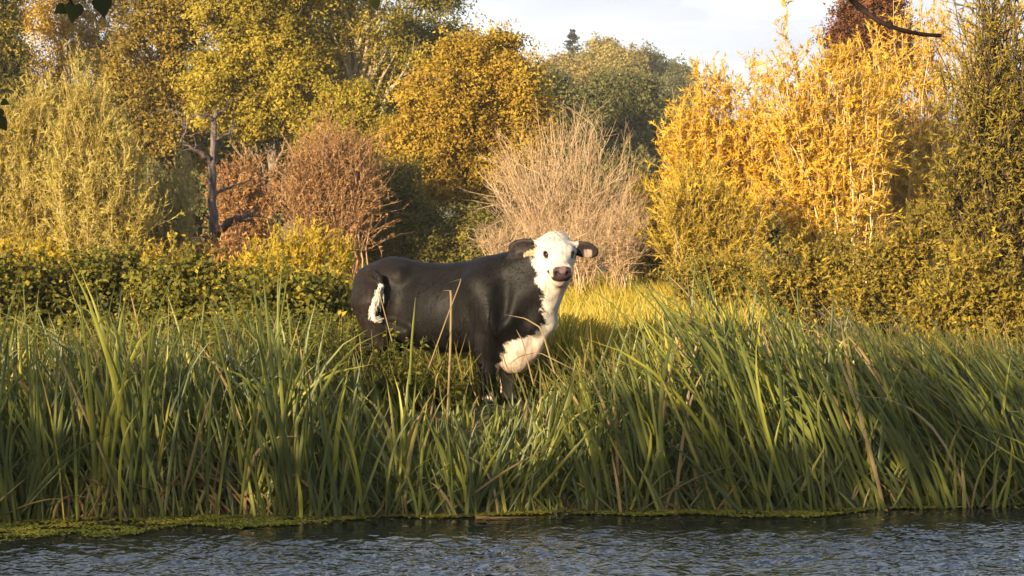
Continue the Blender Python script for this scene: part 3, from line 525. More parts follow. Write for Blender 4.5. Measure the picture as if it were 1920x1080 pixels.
# ------------------------------------------------------------------ the cow: one continuous skin from a distance field
def cow():
    YAW = math.radians(30); Yc = 19.75; cx = (842 - 960) / ppm(Yc); gz = float(ground_z(cx, Yc)) - .02
    org = np.array([cx, Yc, gz]); fx, fy = math.cos(YAW), -math.sin(YAW)
    def Bp(x, y, z): return np.array([x * fx - y * fy, x * fy + y * fx, z])       # local -> picture-aligned frame
    prim = []
    def cone(a, ra, b, rb, k=.06): prim.append(('c', np.asarray(a, float), ra, np.asarray(b, float), rb, k))
    def ell(c, r, k=.06, ax=None): prim.append(('e', np.asarray(c, float), np.asarray(r, float), ax, k))
    BA = np.stack([Bp(1, 0, 0), Bp(0, 1, 0), Bp(0, 0, 1)])
    # trunk
    ell(Bp(-.02, 0, .92), (.78, .35, .42), .1, BA); ell(Bp(.45, 0, .99), (.40, .33, .45), .1, BA)
    cone(Bp(.62, 0, 1.33), .13, Bp(.15, 0, 1.25), .14, .1); cone(Bp(.2, 0, 1.22), .15, Bp(-.66, 0, 1.27), .16, .1)
    ell(Bp(-.66, 0, 1.07), (.40, .32, .37), .1, BA); ell(Bp(-.88, 0, 1.08), (.20, .28, .31), .06, BA)
    for s in (-1, 1):
        cone(Bp(-.46, .19 * s, 1.27), .085, Bp(-.92, .13 * s, 1.22), .075, .09); cone(Bp(.56, .20 * s, 1.27), .07, Bp(.74, .28 * s, .90), .08, .05)                     # hooks to pins
        cone(Bp(-.72, .2 * s, .98), .26, Bp(-.68, .22 * s, .62), .13, .1)                    # thigh
        cone(Bp(-.70, .21 * s, .66), .12, Bp(-.90, .2 * s, .50), .075, .06); cone(Bp(-.90, .2 * s, .50), .07, Bp(-.85, .2 * s, .14), .05, .04); cone(Bp(-.85, .2 * s, .12), .052, Bp(-.80, .2 * s, .04), .062, .03)
        cone(Bp(.50, .22 * s, 1.18), .16, Bp(.70, .23 * s, .86), .15, .1)                    # shoulder blade
        cone(Bp(.66, .23 * s, .86), .15, Bp(.54, .2 * s, .62), .14, .1)
        cone(Bp(.54, .2 * s, .66), .145, Bp(.56, .19 * s, .38), .10, .06); cone(Bp(.56, .19 * s, .40), .085, Bp(.55, .19 * s, .15), .060, .04); cone(Bp(.55, .19 * s, .12), .055, Bp(.59, .19 * s, .04), .065, .03)
    ell(Bp(.78, 0, .60), (.19, .19, .27), .1, BA); ell(Bp(.66, .06, .52), (.16, .17, .20), .08, BA)                                              # brisket
    ell(Bp(.72, 0, .92), (.26, .27, .30), .1, BA)
    # head frame
    pp = 196.0
    def hd(px, py, dy): return np.array([(px - 842) / pp, dy, CAM_H - (py - HORIZON) / pp - gz])
    poll = hd(1048, 458, -.56); muz = hd(1057, 511, -.92)
    f = norm(muz - poll); r = norm(np.cross(f, np.array([0, 0, 1.])))                          # r: animal's right = picture left
    lat = -r if r[0] < 0 else r                                                                # lat: picture right
    up = np.cross(lat, f); up = up if up[2] > 0 else -up
    def Hp(a, l, u): return poll + f * a + lat * l + up * u
    HA = np.stack([f, lat, up])
    # neck
    cone(Bp(.52, 0, 1.12), .30, poll + np.array([-.10, .06, -.12]), .19, .12)
    cone(Bp(.70, 0, .95), .25, poll + np.array([-.02, -.10, -.30]), .145, .12)
    cone(Bp(1.00, -.06, .80), .09, Hp(.24, 0, -.19), .12, .08); cone(np.array([.985, -.60, 1.16]), .125, np.array([.98, -.50, .82]), .065, .08); cone(np.array([.98, -.50, .84]), .058, np.array([.84, -.43, .56]), .07, .10)                                   # dewlap
    # skull
    ell(Hp(.02, 0, -.04), (.17, .152, .135), .06, HA); ell(Hp(-.05, 0, .0), (.09, .13, .10), .05, HA)
    ell(Hp(.14, 0, .0), (.17, .15, .10), .06, HA)
    cone(Hp(.15, 0, -.01), .115, Hp(.38, 0, -.015), .078, .06)
    for s in (-1, 1):
        ell(Hp(.165, .100 * s, .03), (.075, .05, .05), .04, HA)                                  # brow
        cone(Hp(.10, .105 * s, -.10), .085, Hp(.28, .06 * s, -.12), .055, .05)                  # cheek, jaw
        ell(Hp(.40, .062 * s, .0), (.05, .042, .045), .03, HA)                                 # nostril wing
        # ears
        eb = Hp(.06, .13 * s, .02); et = (hd(966, 464, -.52) if s < 0 else hd(1121, 473, -.62))
        ea = norm(et - eb); eup = norm(np.array([0, -.25, 1]) - ea * np.dot(np.array([0, -.25, 1]), ea)); en = np.cross(ea, eup); en = en if en[1] < 0 else -en
        c = (eb * .42 + et * .58); ln = np.linalg.norm(et - eb)
        ell(c, (ln * .58, .084, .030), .018, np.stack([ea, eup, en])); cone(eb - ea * .02, .045, c - ea * ln * .2, .04, .03)
        prim.append(('s', c + en * .036 - ea * .006, np.array([ln * .42, .062, .028]), np.stack([ea, eup, en]), .012))
        ear[s] = (eb, ea, eup, en, ln, c)
    ell(Hp(.42, 0, -.02), (.080, .112, .078), .04, HA); ell(Hp(.42, 0, -.085), (.06, .09, .05), .02, HA)
    ell(Hp(.38, 0, -.135), (.085, .08, .055), .03, HA); cone(Hp(.34, 0, -.15), .07, Hp(.12, 0, -.20), .10, .06)                                           # chin
    for s in (-1, 1):
        prim.append(('s', Hp(.487, .05 * s, .015), np.array([.035, .021, .016]), HA, .008))
        prim.append(('s', Hp(.205, .124 * s, .035), np.array([.038, .028, .026]), HA, .01))      # eye socket
    for s in (-1, 1):
        prim.append(('s', Bp(-.33, .47 * s, 1.03), np.array([.13, .13, .20]), BA, .10)); prim.append(('s', Bp(.22, .475 * s, .98), np.array([.07, .13, .30]), BA, .10))
        prim.append(('s', Bp(.80, .36 * s, 1.08), np.array([.07, .12, .28]), BA, .08)); cone(Bp(-.30, .30 * s, .72), .07, Bp(-.55, .30 * s, .80), .05, .05)
    # tail
    tl = [Bp(-.98, 0, 1.30), Bp(-.92, -.16, 1.30), Bp(-.74, -.28, 1.30), Bp(-.58, -.37, 1.25), Bp(-.53, -.41, 1.16)]
    for i in range(4): cone(tl[i], .035, tl[i + 1], .03, .03)
    w0, w1, w2, w3 = Bp(-.53, -.43, 1.15), Bp(-.60, -.47, .93), Bp(-.57, -.48, .84), Bp(-.41, -.44, .92)
    cone(w0, .022, w1, .034, .02); cone(w1, .034, w2, .024, .02)
    # grid
    h = .0145; lo = np.array([-1.25, -1.15, -.03]); hi = np.array([1.64, .95, 1.80]); n = np.ceil((hi - lo) / h).astype(int)
    V = np.full(n, 1.0, np.float32)
    ax = [lo[i] + np.arange(n[i]) * h for i in range(3)]
    def box(c0, c1, m):
        a = np.clip(((np.minimum(c0, c1) - m - lo) / h).astype(int), 0, n); b = np.clip(((np.maximum(c0, c1) + m - lo) / h).astype(int) + 2, 0, n)
        return tuple(slice(a[i], b[i]) for i in range(3))
    for pr in prim:
        if pr[0] == 'c':
            _, a, ra, b, rb, k = pr; m = max(ra, rb) + k + .06; sl_ = box(a, b, m)
        else:
            _, c, rr, fr = pr[:4]; k = pr[4]; m = max(rr) + k + .06; sl_ = box(c, c, m)
            if pr[0] == 'e': _, c, rr, fr, k = pr
        X = np.stack(np.meshgrid(*[ax[i][sl_[i]] for i in range(3)], indexing='ij'), -1)
        if pr[0] == 'c':
            ab = b - a; tt = np.clip(((X - a) @ ab) / (ab @ ab), 0, 1); d = np.linalg.norm(X - a - tt[..., None] * ab, axis=-1) - (ra + (rb - ra) * tt)
        else:
            q = (X - c) @ fr.T if fr is not None else X - c
            k0 = np.linalg.norm(q / rr, axis=-1); k1 = np.maximum(np.linalg.norm(q / (rr * rr), axis=-1), 1e-6); d = k0 * (k0 - 1) / k1
        cur = V[sl_]
        if pr[0] == 's':
            d = -d; hh = np.clip(.5 - .5 * (cur - d) / k, 0, 1); V[sl_] = cur * (1 - hh) + d * hh + k * hh * (1 - hh)
        else:
            hh = np.clip(.5 + .5 * (cur - d) / k, 0, 1); V[sl_] = cur * (1 - hh) + d * hh - k * hh * (1 - hh)
    # surface nets
    S = V < 0; cor = [S[i:n[0] - 1 + i, j:n[1] - 1 + j, l:n[2] - 1 + l] for i in (0, 1) for j in (0, 1) for l in (0, 1)]
    cnt = sum(c.astype(np.int8) for c in cor); act = (cnt > 0) & (cnt < 8); I = np.argwhere(act)
    cid = np.full(act.shape, -1, np.int64); cid[act] = np.arange(len(I))
    acc = np.zeros((len(I), 3)); num = np.zeros(len(I)); offs = [(i, j, l) for i in (0, 1) for j in (0, 1) for l in (0, 1)]
    for a in offs:
        for b in offs:
            df = np.array(b) - np.array(a)
            if df.sum() == 1 and (df >= 0).all():
                va = V[tuple((I + a).T)]; vb = V[tuple((I + b).T)]; x = (va < 0) != (vb < 0)
                tt = np.where(x, va / np.where(x, va - vb, 1), 0)
                acc += np.where(x[:, None], np.array(a) + tt[:, None] * df, 0); num += x
    P = lo + (I + acc / num[:, None]) * h
    Q = []
    for axn in range(3):
        u, v_ = (axn + 1) % 3, (axn + 2) % 3; e = np.zeros(3, int); e[axn] = 1
        A = S[tuple(slice(0, n[i] - (1 if i == axn else 0)) for i in range(3))]; Bx = S[tuple(slice(1 if i == axn else 0, n[i]) for i in range(3))]
        E = np.argwhere(A != Bx); E = E[(E[:, u] > 0) & (E[:, v_] > 0) & (E[:, u] < n[u] - 1) & (E[:, v_] < n[v_] - 1)]
        sgn = S[tuple(E.T)]
        du = np.zeros(3, int); du[u] = 1; dvv = np.zeros(3, int); dvv[v_] = 1
        ids = [cid[tuple((E + o_).T)] for o_ in (-du - dvv, -dvv, np.zeros(3, int), -du)]
        q = np.stack(ids, 1); q[~sgn] = q[~sgn][:, ::-1]; Q.append(q)
    Q = np.concatenate(Q); Q = Q[(Q >= 0).all(1)]
    root = thing('cow', 'black cow with white face and chest, standing behind the reeds looking out', 'cow', org)
    me = new_mesh('body', P, Q, None, None, None, True)
    # coat colours
    x, y, z = P.T; Hq = (P - poll) @ HA.T
    nz = .012 * np.sin(31 * x + 3 * np.sin(23 * z)) + .012 * np.sin(27 * z + 17 * y) + .012 * np.sin(61 * x + 50 * z) + .02 * np.sin(9 * z + 2)
    xb = np.interp(z, [.2, .40, .52, .64, .72, .85, 1.10, 1.25, 1.45, 1.7], [.47, .50, .53, .61, .86, .93, .90, .87, .85, .81])
    white = (x + nz > xb)
    far = (P @ Bp(0, 1, 0) > -.06) & (x > .46) & (z < .72)
    white |= far & (z < .66 + nz)
    leg = (z < .42 + nz) & (x + nz * .6 > .465 - .25 * sm((.2 - z) / .2)) & (x < .62); white |= leg
    wt = np.zeros(len(P), bool)
    for a, b, rad in [(w0, w1, .046), (w1, w2, .046)]:
        ab = b - a; tt = np.clip(((P - a) @ ab) / (ab @ ab), 0, 1); wt |= np.linalg.norm(P - a - tt[:, None] * ab, axis=1) < rad
    white |= wt
    belly = (np.abs((P - 0) @ Bp(1, 0, 0) - .1) < .4) & (z < .58 + nz * 2); white |= belly & (np.sin(9 * x + 5 * y) > .75)
    jit = rng.normal(0, .012, len(P)); wf = np.where(white, 1.0, 0.0); edge = np.abs(x + nz - xb) < .03; wf = np.where(edge & (z > .45), sm((x + nz + jit - xb) / .04 + .5), wf)[:, None]
    br = sm((-.3 - x) / .5)[:, None]; blk = np.array([.006, .0048, .0042]) * (1 - br) + np.array([.013, .009, .0068]) * br
    cm_ = sm((.80 - z) / .3)[:, None]; cream = np.array([.43, .385, .325]) * (1 - cm_) + np.array([.40, .30, .225]) * cm_; colr = blk * (1 - wf) + cream * wf  # white runs to tan low down, painting shade on the brisket
    mz = sm((Hq[:, 0] - .26) / .14) * sm((.30 - np.linalg.norm(Hq - np.array([.38, 0, -.06]), axis=1)) / .1) * wf[:, 0]; colr = colr * (1 - .55 * mz[:, None]) + np.array([.40, .27, .21]) * .55 * mz[:, None]
    pl_ = (np.linalg.norm(Hq - np.array([-.04, 0, .05]), axis=1) < .15) & (rng.random(len(P)) < .3); colr[pl_] *= .72
    # ears: dark, pale hair inside, one with light painted as glowing through
    for s in (-1, 1):
        eb, ea, eup, en, ln, c = ear[s]; q = P - eb; a_ = q @ ea / ln; u_ = q @ eup; n_ = (P - c) @ en
        on = (a_ > .22) & (a_ < 1.2) & (np.abs(u_) < .10) & (np.abs((P - c) @ en) < .07)
        dark = on & ((a_ > .36 - (.10 if s > 0 else 0)))
        colr[dark] = (.022, .016, .014)
        if s < 0: tan = on & (u_ < .012 - .10 * a_) & (a_ < .62); colr[tan] = (.36, .24, .14)  # tan patch: inner hair plus painted light coming through this ear
        else: tan = on & (u_ < .012) & (a_ > .58) & (a_ < .88) & (n_ > -.02); colr[tan] = (.26, .18, .14)
    # muzzle
    hb = np.linalg.norm(Hq - np.array([.40, 0, -.05]), axis=1) < .19
    nose = hb & (Hq[:, 0] > .425 + .03 * np.abs(Hq[:, 1]) * 10 * .3) & (Hq[:, 2] > -.055) & (np.abs(Hq[:, 1]) < .088)
    colr[nose] = (.042, .026, .028)
    for s in (-1, 1):
        ns = np.linalg.norm((Hq - np.array([.475, .05 * s, .012])) / np.array([.04, .028, .022]), axis=1) < 1; colr[ns] = (.015, .008, .008)
        es = np.linalg.norm((Hq - np.array([.205, .120 * s, .035])) / np.array([.056, .045, .032]), axis=1) < 1; colr[es] = (.05, .03, .025)
    pk = nose & (np.abs(Hq[:, 1]) < .03) & (Hq[:, 2] > .02); colr[pk] = (.13, .08, .08)
    mouth = hb & (Hq[:, 0] > .32) & (np.abs(Hq[:, 2] + .068 + .10 * np.maximum(0, .44 - Hq[:, 0]) * .8) < .015); colr[mouth] = (.03, .015, .014)
    chin = hb & (Hq[:, 0] > .40) & (Hq[:, 2] < -.08) & (Hq[:, 2] > -.13) & ~mouth; colr[chin] = (.50, .40, .33)
    hoof = z < .075; colr[hoof] = (.03, .025, .02)
    ca = me.color_attributes.new('coat', 'FLOAT_COLOR', 'POINT'); ca.data.foreach_set('color', np.concatenate([colr, np.ones((len(P), 1))], 1).astype(np.float32).ravel())
    def coat(name, rough, attr=True):
        m, t, o = mat_base(name); p = N(t, 'ShaderNodeBsdfPrincipled'); p.inputs['Roughness'].default_value = rough; p.inputs['Specular IOR Level'].default_value = .11
        a = N(t, 'ShaderNodeVertexColor', layer_name='coat'); tc = N(t, 'ShaderNodeTexCoord')
        mp = N(t, 'ShaderNodeMapping'); mp.inputs['Scale'].default_value = (30, 30, 9); no = N(t, 'ShaderNodeTexNoise'); no.inputs['Scale'].default_value = 1; no.inputs['Detail'].default_value = 6
        t.links.new(tc.outputs['Object'], mp.inputs[0]); t.links.new(mp.outputs[0], no.inputs['Vector'])
        hsv = N(t, 'ShaderNodeHueSaturation'); mr = N(t, 'ShaderNodeMapRange'); mr.inputs[1].default_value = .3; mr.inputs[2].default_value = .7; mr.inputs[3].default_value = .6; mr.inputs[4].default_value = 1.35
        t.links.new(no.outputs['Fac'], mr.inputs[0]); t.links.new(mr.outputs[0], hsv.inputs['Value']); t.links.new(a.outputs[0], hsv.inputs['Color']); t.links.new(hsv.outputs[0], p.inputs['Base Color'])
        b = N(t, 'ShaderNodeBump'); b.inputs['Strength'].default_value = .25; b.inputs['Distance'].default_value = .006; t.links.new(no.outputs['Fac'], b.inputs['Height']); t.links.new(b.outputs[0], p.inputs['Normal'])
        t.links.new(p.outputs[0], o.inputs[0]); return m
    me.materials.append(coat('cow_coat', .55)); body = obj('body', me, root)
    # short hair over the skin, lying back and down
    me.calc_loop_triangles(); nrm = np.empty(len(P) * 3, np.float32); me.vertices.foreach_get('normal', nrm); nrm = nrm.reshape(-1, 3)
    bald = nose | mouth; pool = np.where(~bald & (z > .1))[0]; pk_ = rng.choice(pool, 26000); pk_ = pk_[~white[pk_] | (np.linalg.norm(Hq[pk_], axis=1) < .13)]
    hp = P[pk_] + rng.normal(0, .006, (len(pk_), 3)); hn = nrm[pk_]; headm = np.linalg.norm(Hq[pk_], axis=1) < .34
    flow = np.where(headm[:, None], f, Bp(-.6, 0, -.8)); flow = norm(flow - hn * (flow * hn).sum(1, keepdims=True) + hn * .22 + rng.normal(0, .18, hp.shape))
    curly = np.linalg.norm(Hq[pk_] - np.array([-.05, 0, .03]), axis=1) < .16
    ln = np.where(curly, .045, .024) * rng.uniform(.6, 1.3, len(pk_)); sd = norm(np.cross(flow, hn)) * .0028
    hv = np.stack([hp - sd, hp + sd, hp + flow * ln[:, None]], 1).reshape(-1, 3)
    hm = new_mesh('hair', hv, None, np.arange(len(hv)).reshape(-1, 3), D.materials['cow_coat'])
    ch = hm.color_attributes.new('coat', 'FLOAT_COLOR', 'POINT'); cc = np.concatenate([colr[pk_], np.ones((len(pk_), 1))], 1); ch.data.foreach_set('color', np.repeat(cc, 3, 0).astype(np.float32).ravel())
    obj('hair', hm, root, kind='stuff')
    # the loose white switch of the tail
    nh = 520; u = rng.random((nh, 1)); st = w0 * (1 - u) + w1 * u + rng.normal(0, .016, (nh, 3)); dr_ = norm((w2 - w0) + rng.normal(0, .05, (nh, 3)) + np.array([0, 0, -.1])); hk_ = rng.random(nh) < .03; dr_[hk_] = norm(w3 - w2 + rng.normal(0, .04, (hk_.sum(), 3)) + np.array([0, 0, -.08])); st[hk_] = w2 + rng.normal(0, .015, (hk_.sum(), 3))
    TP = grow(st, dr_, rng.uniform(.04, .10, nh), 5, None, .04); TP[:, :, 1] -= .004; g = Geo(); g.add(*tubes(TP, taper(nh, 5, .0042, .0015), 3)); hm2 = g.mesh('tail_hair', D.materials['cow_coat'])
    c2 = hm2.color_attributes.new('coat', 'FLOAT_COLOR', 'POINT'); vv = np.repeat(rng.uniform(.7, 1.1, nh), 15)[:, None] * np.array([.54, .48, .41]); c2.data.foreach_set('color', np.concatenate([vv, np.ones((len(vv), 1))], 1).astype(np.float32).ravel()); obj('tail_hair', hm2, root, kind='stuff')
    # eyes
    em, t, o = mat_base('cow_eye'); p = N(t, 'ShaderNodeBsdfPrincipled'); p.inputs['Base Color'].default_value = (.012, .008, .006, 1); p.inputs['Roughness'].default_value = .08; t.links.new(p.outputs[0], o.inputs[0])
    import bmesh
    for s in (-1, 1):
        bm = bmesh.new(); bmesh.ops.create_uvsphere(bm, u_segments=16, v_segments=10, radius=.027)
        e = D.meshes.new('eye'); bm.to_mesh(e); bm.free(); e.polygons.foreach_set('use_smooth', np.ones(len(e.polygons), bool)); e.materials.append(em)
        obj('eye', e, root, Hp(.202, .110 * s, .031))
ear = {}
cow()

# ------------------------------------------------------------------ meadow, bank herbs
def scatter_grass(name, n, pxr, Yr, hr, wr, mat, lean, K=4, keep=None, **pr):
    Y = rng.uniform(Yr[0] ** .7, Yr[1] ** .7, n) ** (1 / .7); px = rng.uniform(*pxr, n); x = (px - 960) * Y / F_PX
    if keep is not None:
        k = keep(x, Y); x, Y = x[k], Y[k]; n = len(x)
    cl = np.sin(3.1 * x + 1.7 * Y) * np.sin(2.3 * x - 1.1 * Y)
    b = np.stack([x, Y, ground_z(x, Y) - .02], 1); H = rng.uniform(*hr, n) * (1 + .25 * cl)
    d = np.stack([rng.normal(lean, .25, n), rng.normal(-.05, .25, n), np.ones(n)], 1)
    P = grow(b, d, H, K, np.array([lean * 1.6, 0, -.7]), .12)
    W = rng.uniform(*wr, n)[:, None] * np.array([.9, 1, .75, .12][:K] if K == 4 else np.linspace(1, .1, K))[None]
    side = norm(np.stack([np.ones(n), rng.normal(0, .6, n), np.zeros(n)], 1))
    g = Geo(); g.add(*flat(P, W, side, np.clip(.5 + .15 * cl + rng.normal(0, .26, n), 0, 1)))
    return obj(name, g.mesh(name, M[mat]), kind='stuff', label=pr.get('label', ''), category=pr.get('category', 'grass'))
scatter_grass('meadow_grass', 23000, (480, 1480), (22, 58), (.35, .65), (.012, .024), 'meadow', -.15, label='sunlit long yellow grass of the meadow behind the cow', category='grass')
scatter_grass('meadow_grass', 9000, (1000, 1420), (20.3, 25), (.4, .85), (.016, .034), 'meadow', .12, label='tall sunlit grass standing right behind the reeds beside the cow', category='grass')
scatter_grass('bank_grass', 13000, (-120, 2040), (18.9, 22.5), (.35, .8), (.010, .022), 'bank', -.1, keep=lambda x, y: (y > edge_y(x) + .9) & ~((np.abs(x / y * F_PX + 960 - 955) < 85) & (y < 19.6) & (rng.random(len(x)) < .8)), label='rough shaded grass on the bank around the cow', category='grass')
def herbs():
    n = 950; px = np.concatenate([rng.uniform(400, 860, 600), rng.uniform(-60, 500, 200), rng.uniform(1000, 1960, 150)]); Y = rng.uniform(18.9, 20.2, n) + np.where(px < 700, rng.uniform(0, 2.0, n), 0); x = (px - 960) * Y / F_PX
    ok = ~((np.abs(px - 850) < 200) & (Y > 19.2)); x, Y, px = x[ok], Y[ok], px[ok]; n = len(x)
    b = np.stack([x, Y, ground_z(x, Y)], 1); H = np.where(px < 760, rng.uniform(.5, .95, n), rng.uniform(.2, .5, n))
    P = grow(b, np.stack([rng.normal(0, .15, n), rng.normal(0, .15, n), np.ones(n)], 1), H, 6, None, .06)
    g = Geo(); g.add(*tubes(P, taper(n, 6, .006, .002), 3))
    p, tn, tt = sample(P, 26, .2, 1); m = len(p); a = rng.uniform(0, 6.3, m)
    ax = np.stack([np.cos(a), np.sin(a), rng.normal(-.1, .3, m)], 1); s = rng.uniform(.6, 1.2, m) * (1.2 - .5 * tt)
    g.add(*leaves(p, ax, np.tile([0, -.2, 1.], (m, 1)) + rng.normal(size=(m, 3)) * .35, .085 * s, .045 * s, np.clip(rng.normal(.5, .22, m), 0, 1)))
    obj('nettle_foliage', g.mesh('nettle_foliage', M['nettle']), kind='stuff', label='leafy nettles and weeds on the bank in front of the cow', category='weeds')
herbs()

# ------------------------------------------------------------------ reeds
TOPX = [-100, 0, 100, 250, 400, 520, 600, 680, 760, 900, 1000, 1060, 1120, 1200, 1260, 1330, 1450, 1550, 1650, 1750, 1850, 1920, 2100]
TOPY = [590, 580, 580, 560, 590, 560, 620, 690, 730, 785, 770, 700, 640, 570, 500, 500, 540, 570, 580, 600, 650, 660, 680]
LEANX = [-100, 300, 650, 900, 1100, 1250, 1500, 1900, 2100]; LEANV = [-.08, -.10, -.05, .02, -.08, -.20, -.36, -.50, -.5]
def reed_paths(px, back, hk, K=8, lean=None, spread=.13, droop=None):
    """px: picture column of the foot, back: metres behind the water line"""
    n = len(px); Y = 17.7 + back; x = (px - 960) * Y / F_PX; Y = edge_y(x) + back
    x = (px - 960) * Y / F_PX
    b = np.stack([x, Y, np.maximum(ground_z(x, Y), -.05) - .02], 1)
    if lean is None: lean = np.interp(px, LEANX, LEANV) + rng.normal(0, spread, n) * np.interp(px, [600, 1200], [1.7, 1.9])
    tilt = np.stack([lean, rng.normal(-.03, .10, n), np.ones(n)], 1)
    ty = np.interp(px + lean * 300, TOPX, TOPY)
    H = (CAM_H - (ty - HORIZON) * Y / F_PX - b[:, 2]) * hk
    L = np.maximum(H, .25) * np.linalg.norm(tilt, axis=1)
    dr = droop if droop is not None else rng.exponential(.11, n)
    sgn = np.where(rng.random(n) < .75, np.sign(lean + 1e-6), -np.sign(lean + 1e-6))
    P = grow(b, tilt, L, K, None, .012)
    s = np.linspace(0, 1, K)[None]
    bendx = (dr * sgn * L)[:, None] * s ** 3; P[:, :, 0] += bendx; P[:, :, 2] -= np.abs(bendx) * s * .6
    return P, L
WP = np.array([.72, .92, 1, .97, .9, .78, .6, .36, .04])
def blade_w(L, K=8): return (rng.uniform(.019, .044, len(L)))[:, None] * np.interp(np.linspace(0, 1, K), np.linspace(0, 1, 9), WP)[None]
def reed_side(n): return norm(np.stack([np.ones(n), rng.normal(0, .7, n), np.zeros(n)], 1))
def reed_bed():
    n = 2500; px = rng.uniform(-140, 2080, n); back = rng.uniform(-.08, 1.25, n)
    hk = rng.beta(3.2, 1.7, n) * 1.12
    cen = rng.uniform(-140, 2080, 150); j = rng.integers(0, 150, n); m = rng.random(n) < .62; px = np.where(m, cen[j] + rng.normal(0, 11, n), px)
    hk = np.where(m, hk * rng.uniform(.6, 1.18, 150)[j], hk)
    P, L = reed_paths(px, back, hk)
    ti = np.clip(rng.normal(.49, .22, n) + np.where(m, rng.normal(0, .13, 150)[j], 0), 0, .93); ti[rng.random(n) < .06] = 1
    g = Geo(); g.add(*ribbons(P, blade_w(L), reed_side(n), ti))
    # short young blades and broken ones near the foot
    n = 1500; px = rng.uniform(-140, 2080, n); P, L = reed_paths(px, rng.uniform(.0, .4, n), rng.uniform(.12, .5, n), spread=.3)
    g.add(*ribbons(P, blade_w(L) * .8, reed_side(n), np.clip(rng.normal(.45, .22, n), 0, 1)))
    obj('reed_bed', g.mesh('reed_bed', M['reed']), kind='stuff', label='dense bed of green reeds along the water edge', category='reeds')
    n = 560; px = np.concatenate([rng.uniform(140, 520, 190), rng.uniform(-100, 2000, 370)]); P, L = reed_paths(px, rng.uniform(-.02, .5, n), rng.uniform(.10, .38, n), lean=rng.normal(0, .7, n), droop=rng.exponential(.5, n))
    g = Geo(); g.add(*ribbons(P, blade_w(L) * .7, reed_side(n), np.clip(rng.normal(.5, .25, n), 0, 1)))
    obj('dead_reed_litter', g.mesh('dead_reed_litter', M['dead_reed']), kind='stuff', label='broken brown reed stalks tangled at the foot of the reeds', category='dead reeds')
reed_bed()
def clump(px, nb, label, hk, lean, spread, tint, wk=1.0, back=.08, tall=None):
    x0 = at(px, 960, 17.8)[0]; org = np.array([x0, float(edge_y(x0)) + back, 0.])
    root = thing('reed_clump', label, 'reeds', org, 'clumps of tall reeds at the water edge')
    pxs = px + rng.normal(0, 34 if hk < .6 else 13, nb); h = rng.uniform(.6, 1.0, nb) * hk
    P, L = reed_paths(pxs, back + rng.uniform(-.05, .12, nb), h, lean=lean + rng.normal(0, spread, nb), droop=rng.exponential(.12, nb))
    W = blade_w(L) * 1.25 * wk; sd = reed_side(nb)
    for i in range(nb):
        g = Geo(); g.add(*ribbons(P[i:i + 1] - org, W[i:i + 1], sd[i:i + 1], np.clip([tint + rng.normal(0, .08)], 0, .95)))
        obj('blade', g.mesh('blade', M['reed']), root)
for a in [
    (748, 13, 'bright yellow green reed clump in the middle of the bank below the cow', 1.28, .04, .06, .86),  # sunlight on this clump is put into its tint
    (1370, 14, 'fan of reeds tinted as sunlit rising from the duckweed below the tallest reeds', .62, .0, .22, .86),  # bright tint stands in for sun on these blades
    (1835, 16, 'short bright yellow reeds standing in open water at the bank end', .50, .0, .16, .9, .8, -.04),  # tint raised so the clump looks sunlit
    (470, 12, 'slanting bright green reed clump with blades leaning toward the cow', 1.0, .30, .08, .80),
    (90, 12, 'upright dark green reed clump near the frame edge below the brambles', 1.22, -.05, .06, .66),
    (185, 11, 'tall pale edged reed clump in front of the bramble mound', 1.25, .02, .06, .8),
    (285, 12, 'tall slender reed clump just behind the broken brown stalks', 1.28, -.10, .07, .72),
    (545, 12, 'straight green reed clump in front of the leafy bramble mound', 1.22, -.04, .06, .7),
    (640, 12, 'crossing reed clump under the hindquarters of the cow', .95, .12, .16, .72),
    (880, 12, 'low spreading reed clump under the front leg of the cow', .95, -.18, .22, .7),
    (985, 12, 'loose reed clump with dry tips below the white chest', 1.0, .1, .22, .76),
    (1130, 13, 'lush reed clump beside the head end of the cow', 1.05, -.12, .10, .66),
    (1235, 13, 'tallest dark reed clump bending over the sunlit meadow', 1.15, -.18, .08, .55),
    (1490, 13, 'leaning reed clump next to the sunlit tinted fan', 1.05, -.33, .14, .7),
    (1610, 13, 'strongly leaning reed clump in front of the dense thicket', 1.05, -.42, .14, .66),
    (1730, 13, 'low slanting reed clump before the short yellow reeds', .98, -.55, .08, .6),
    (1925, 14, 'reed clump slanting in from the frame edge under the dark willow', 1.05, -.6, .09, .58)]:
    clump(*a)
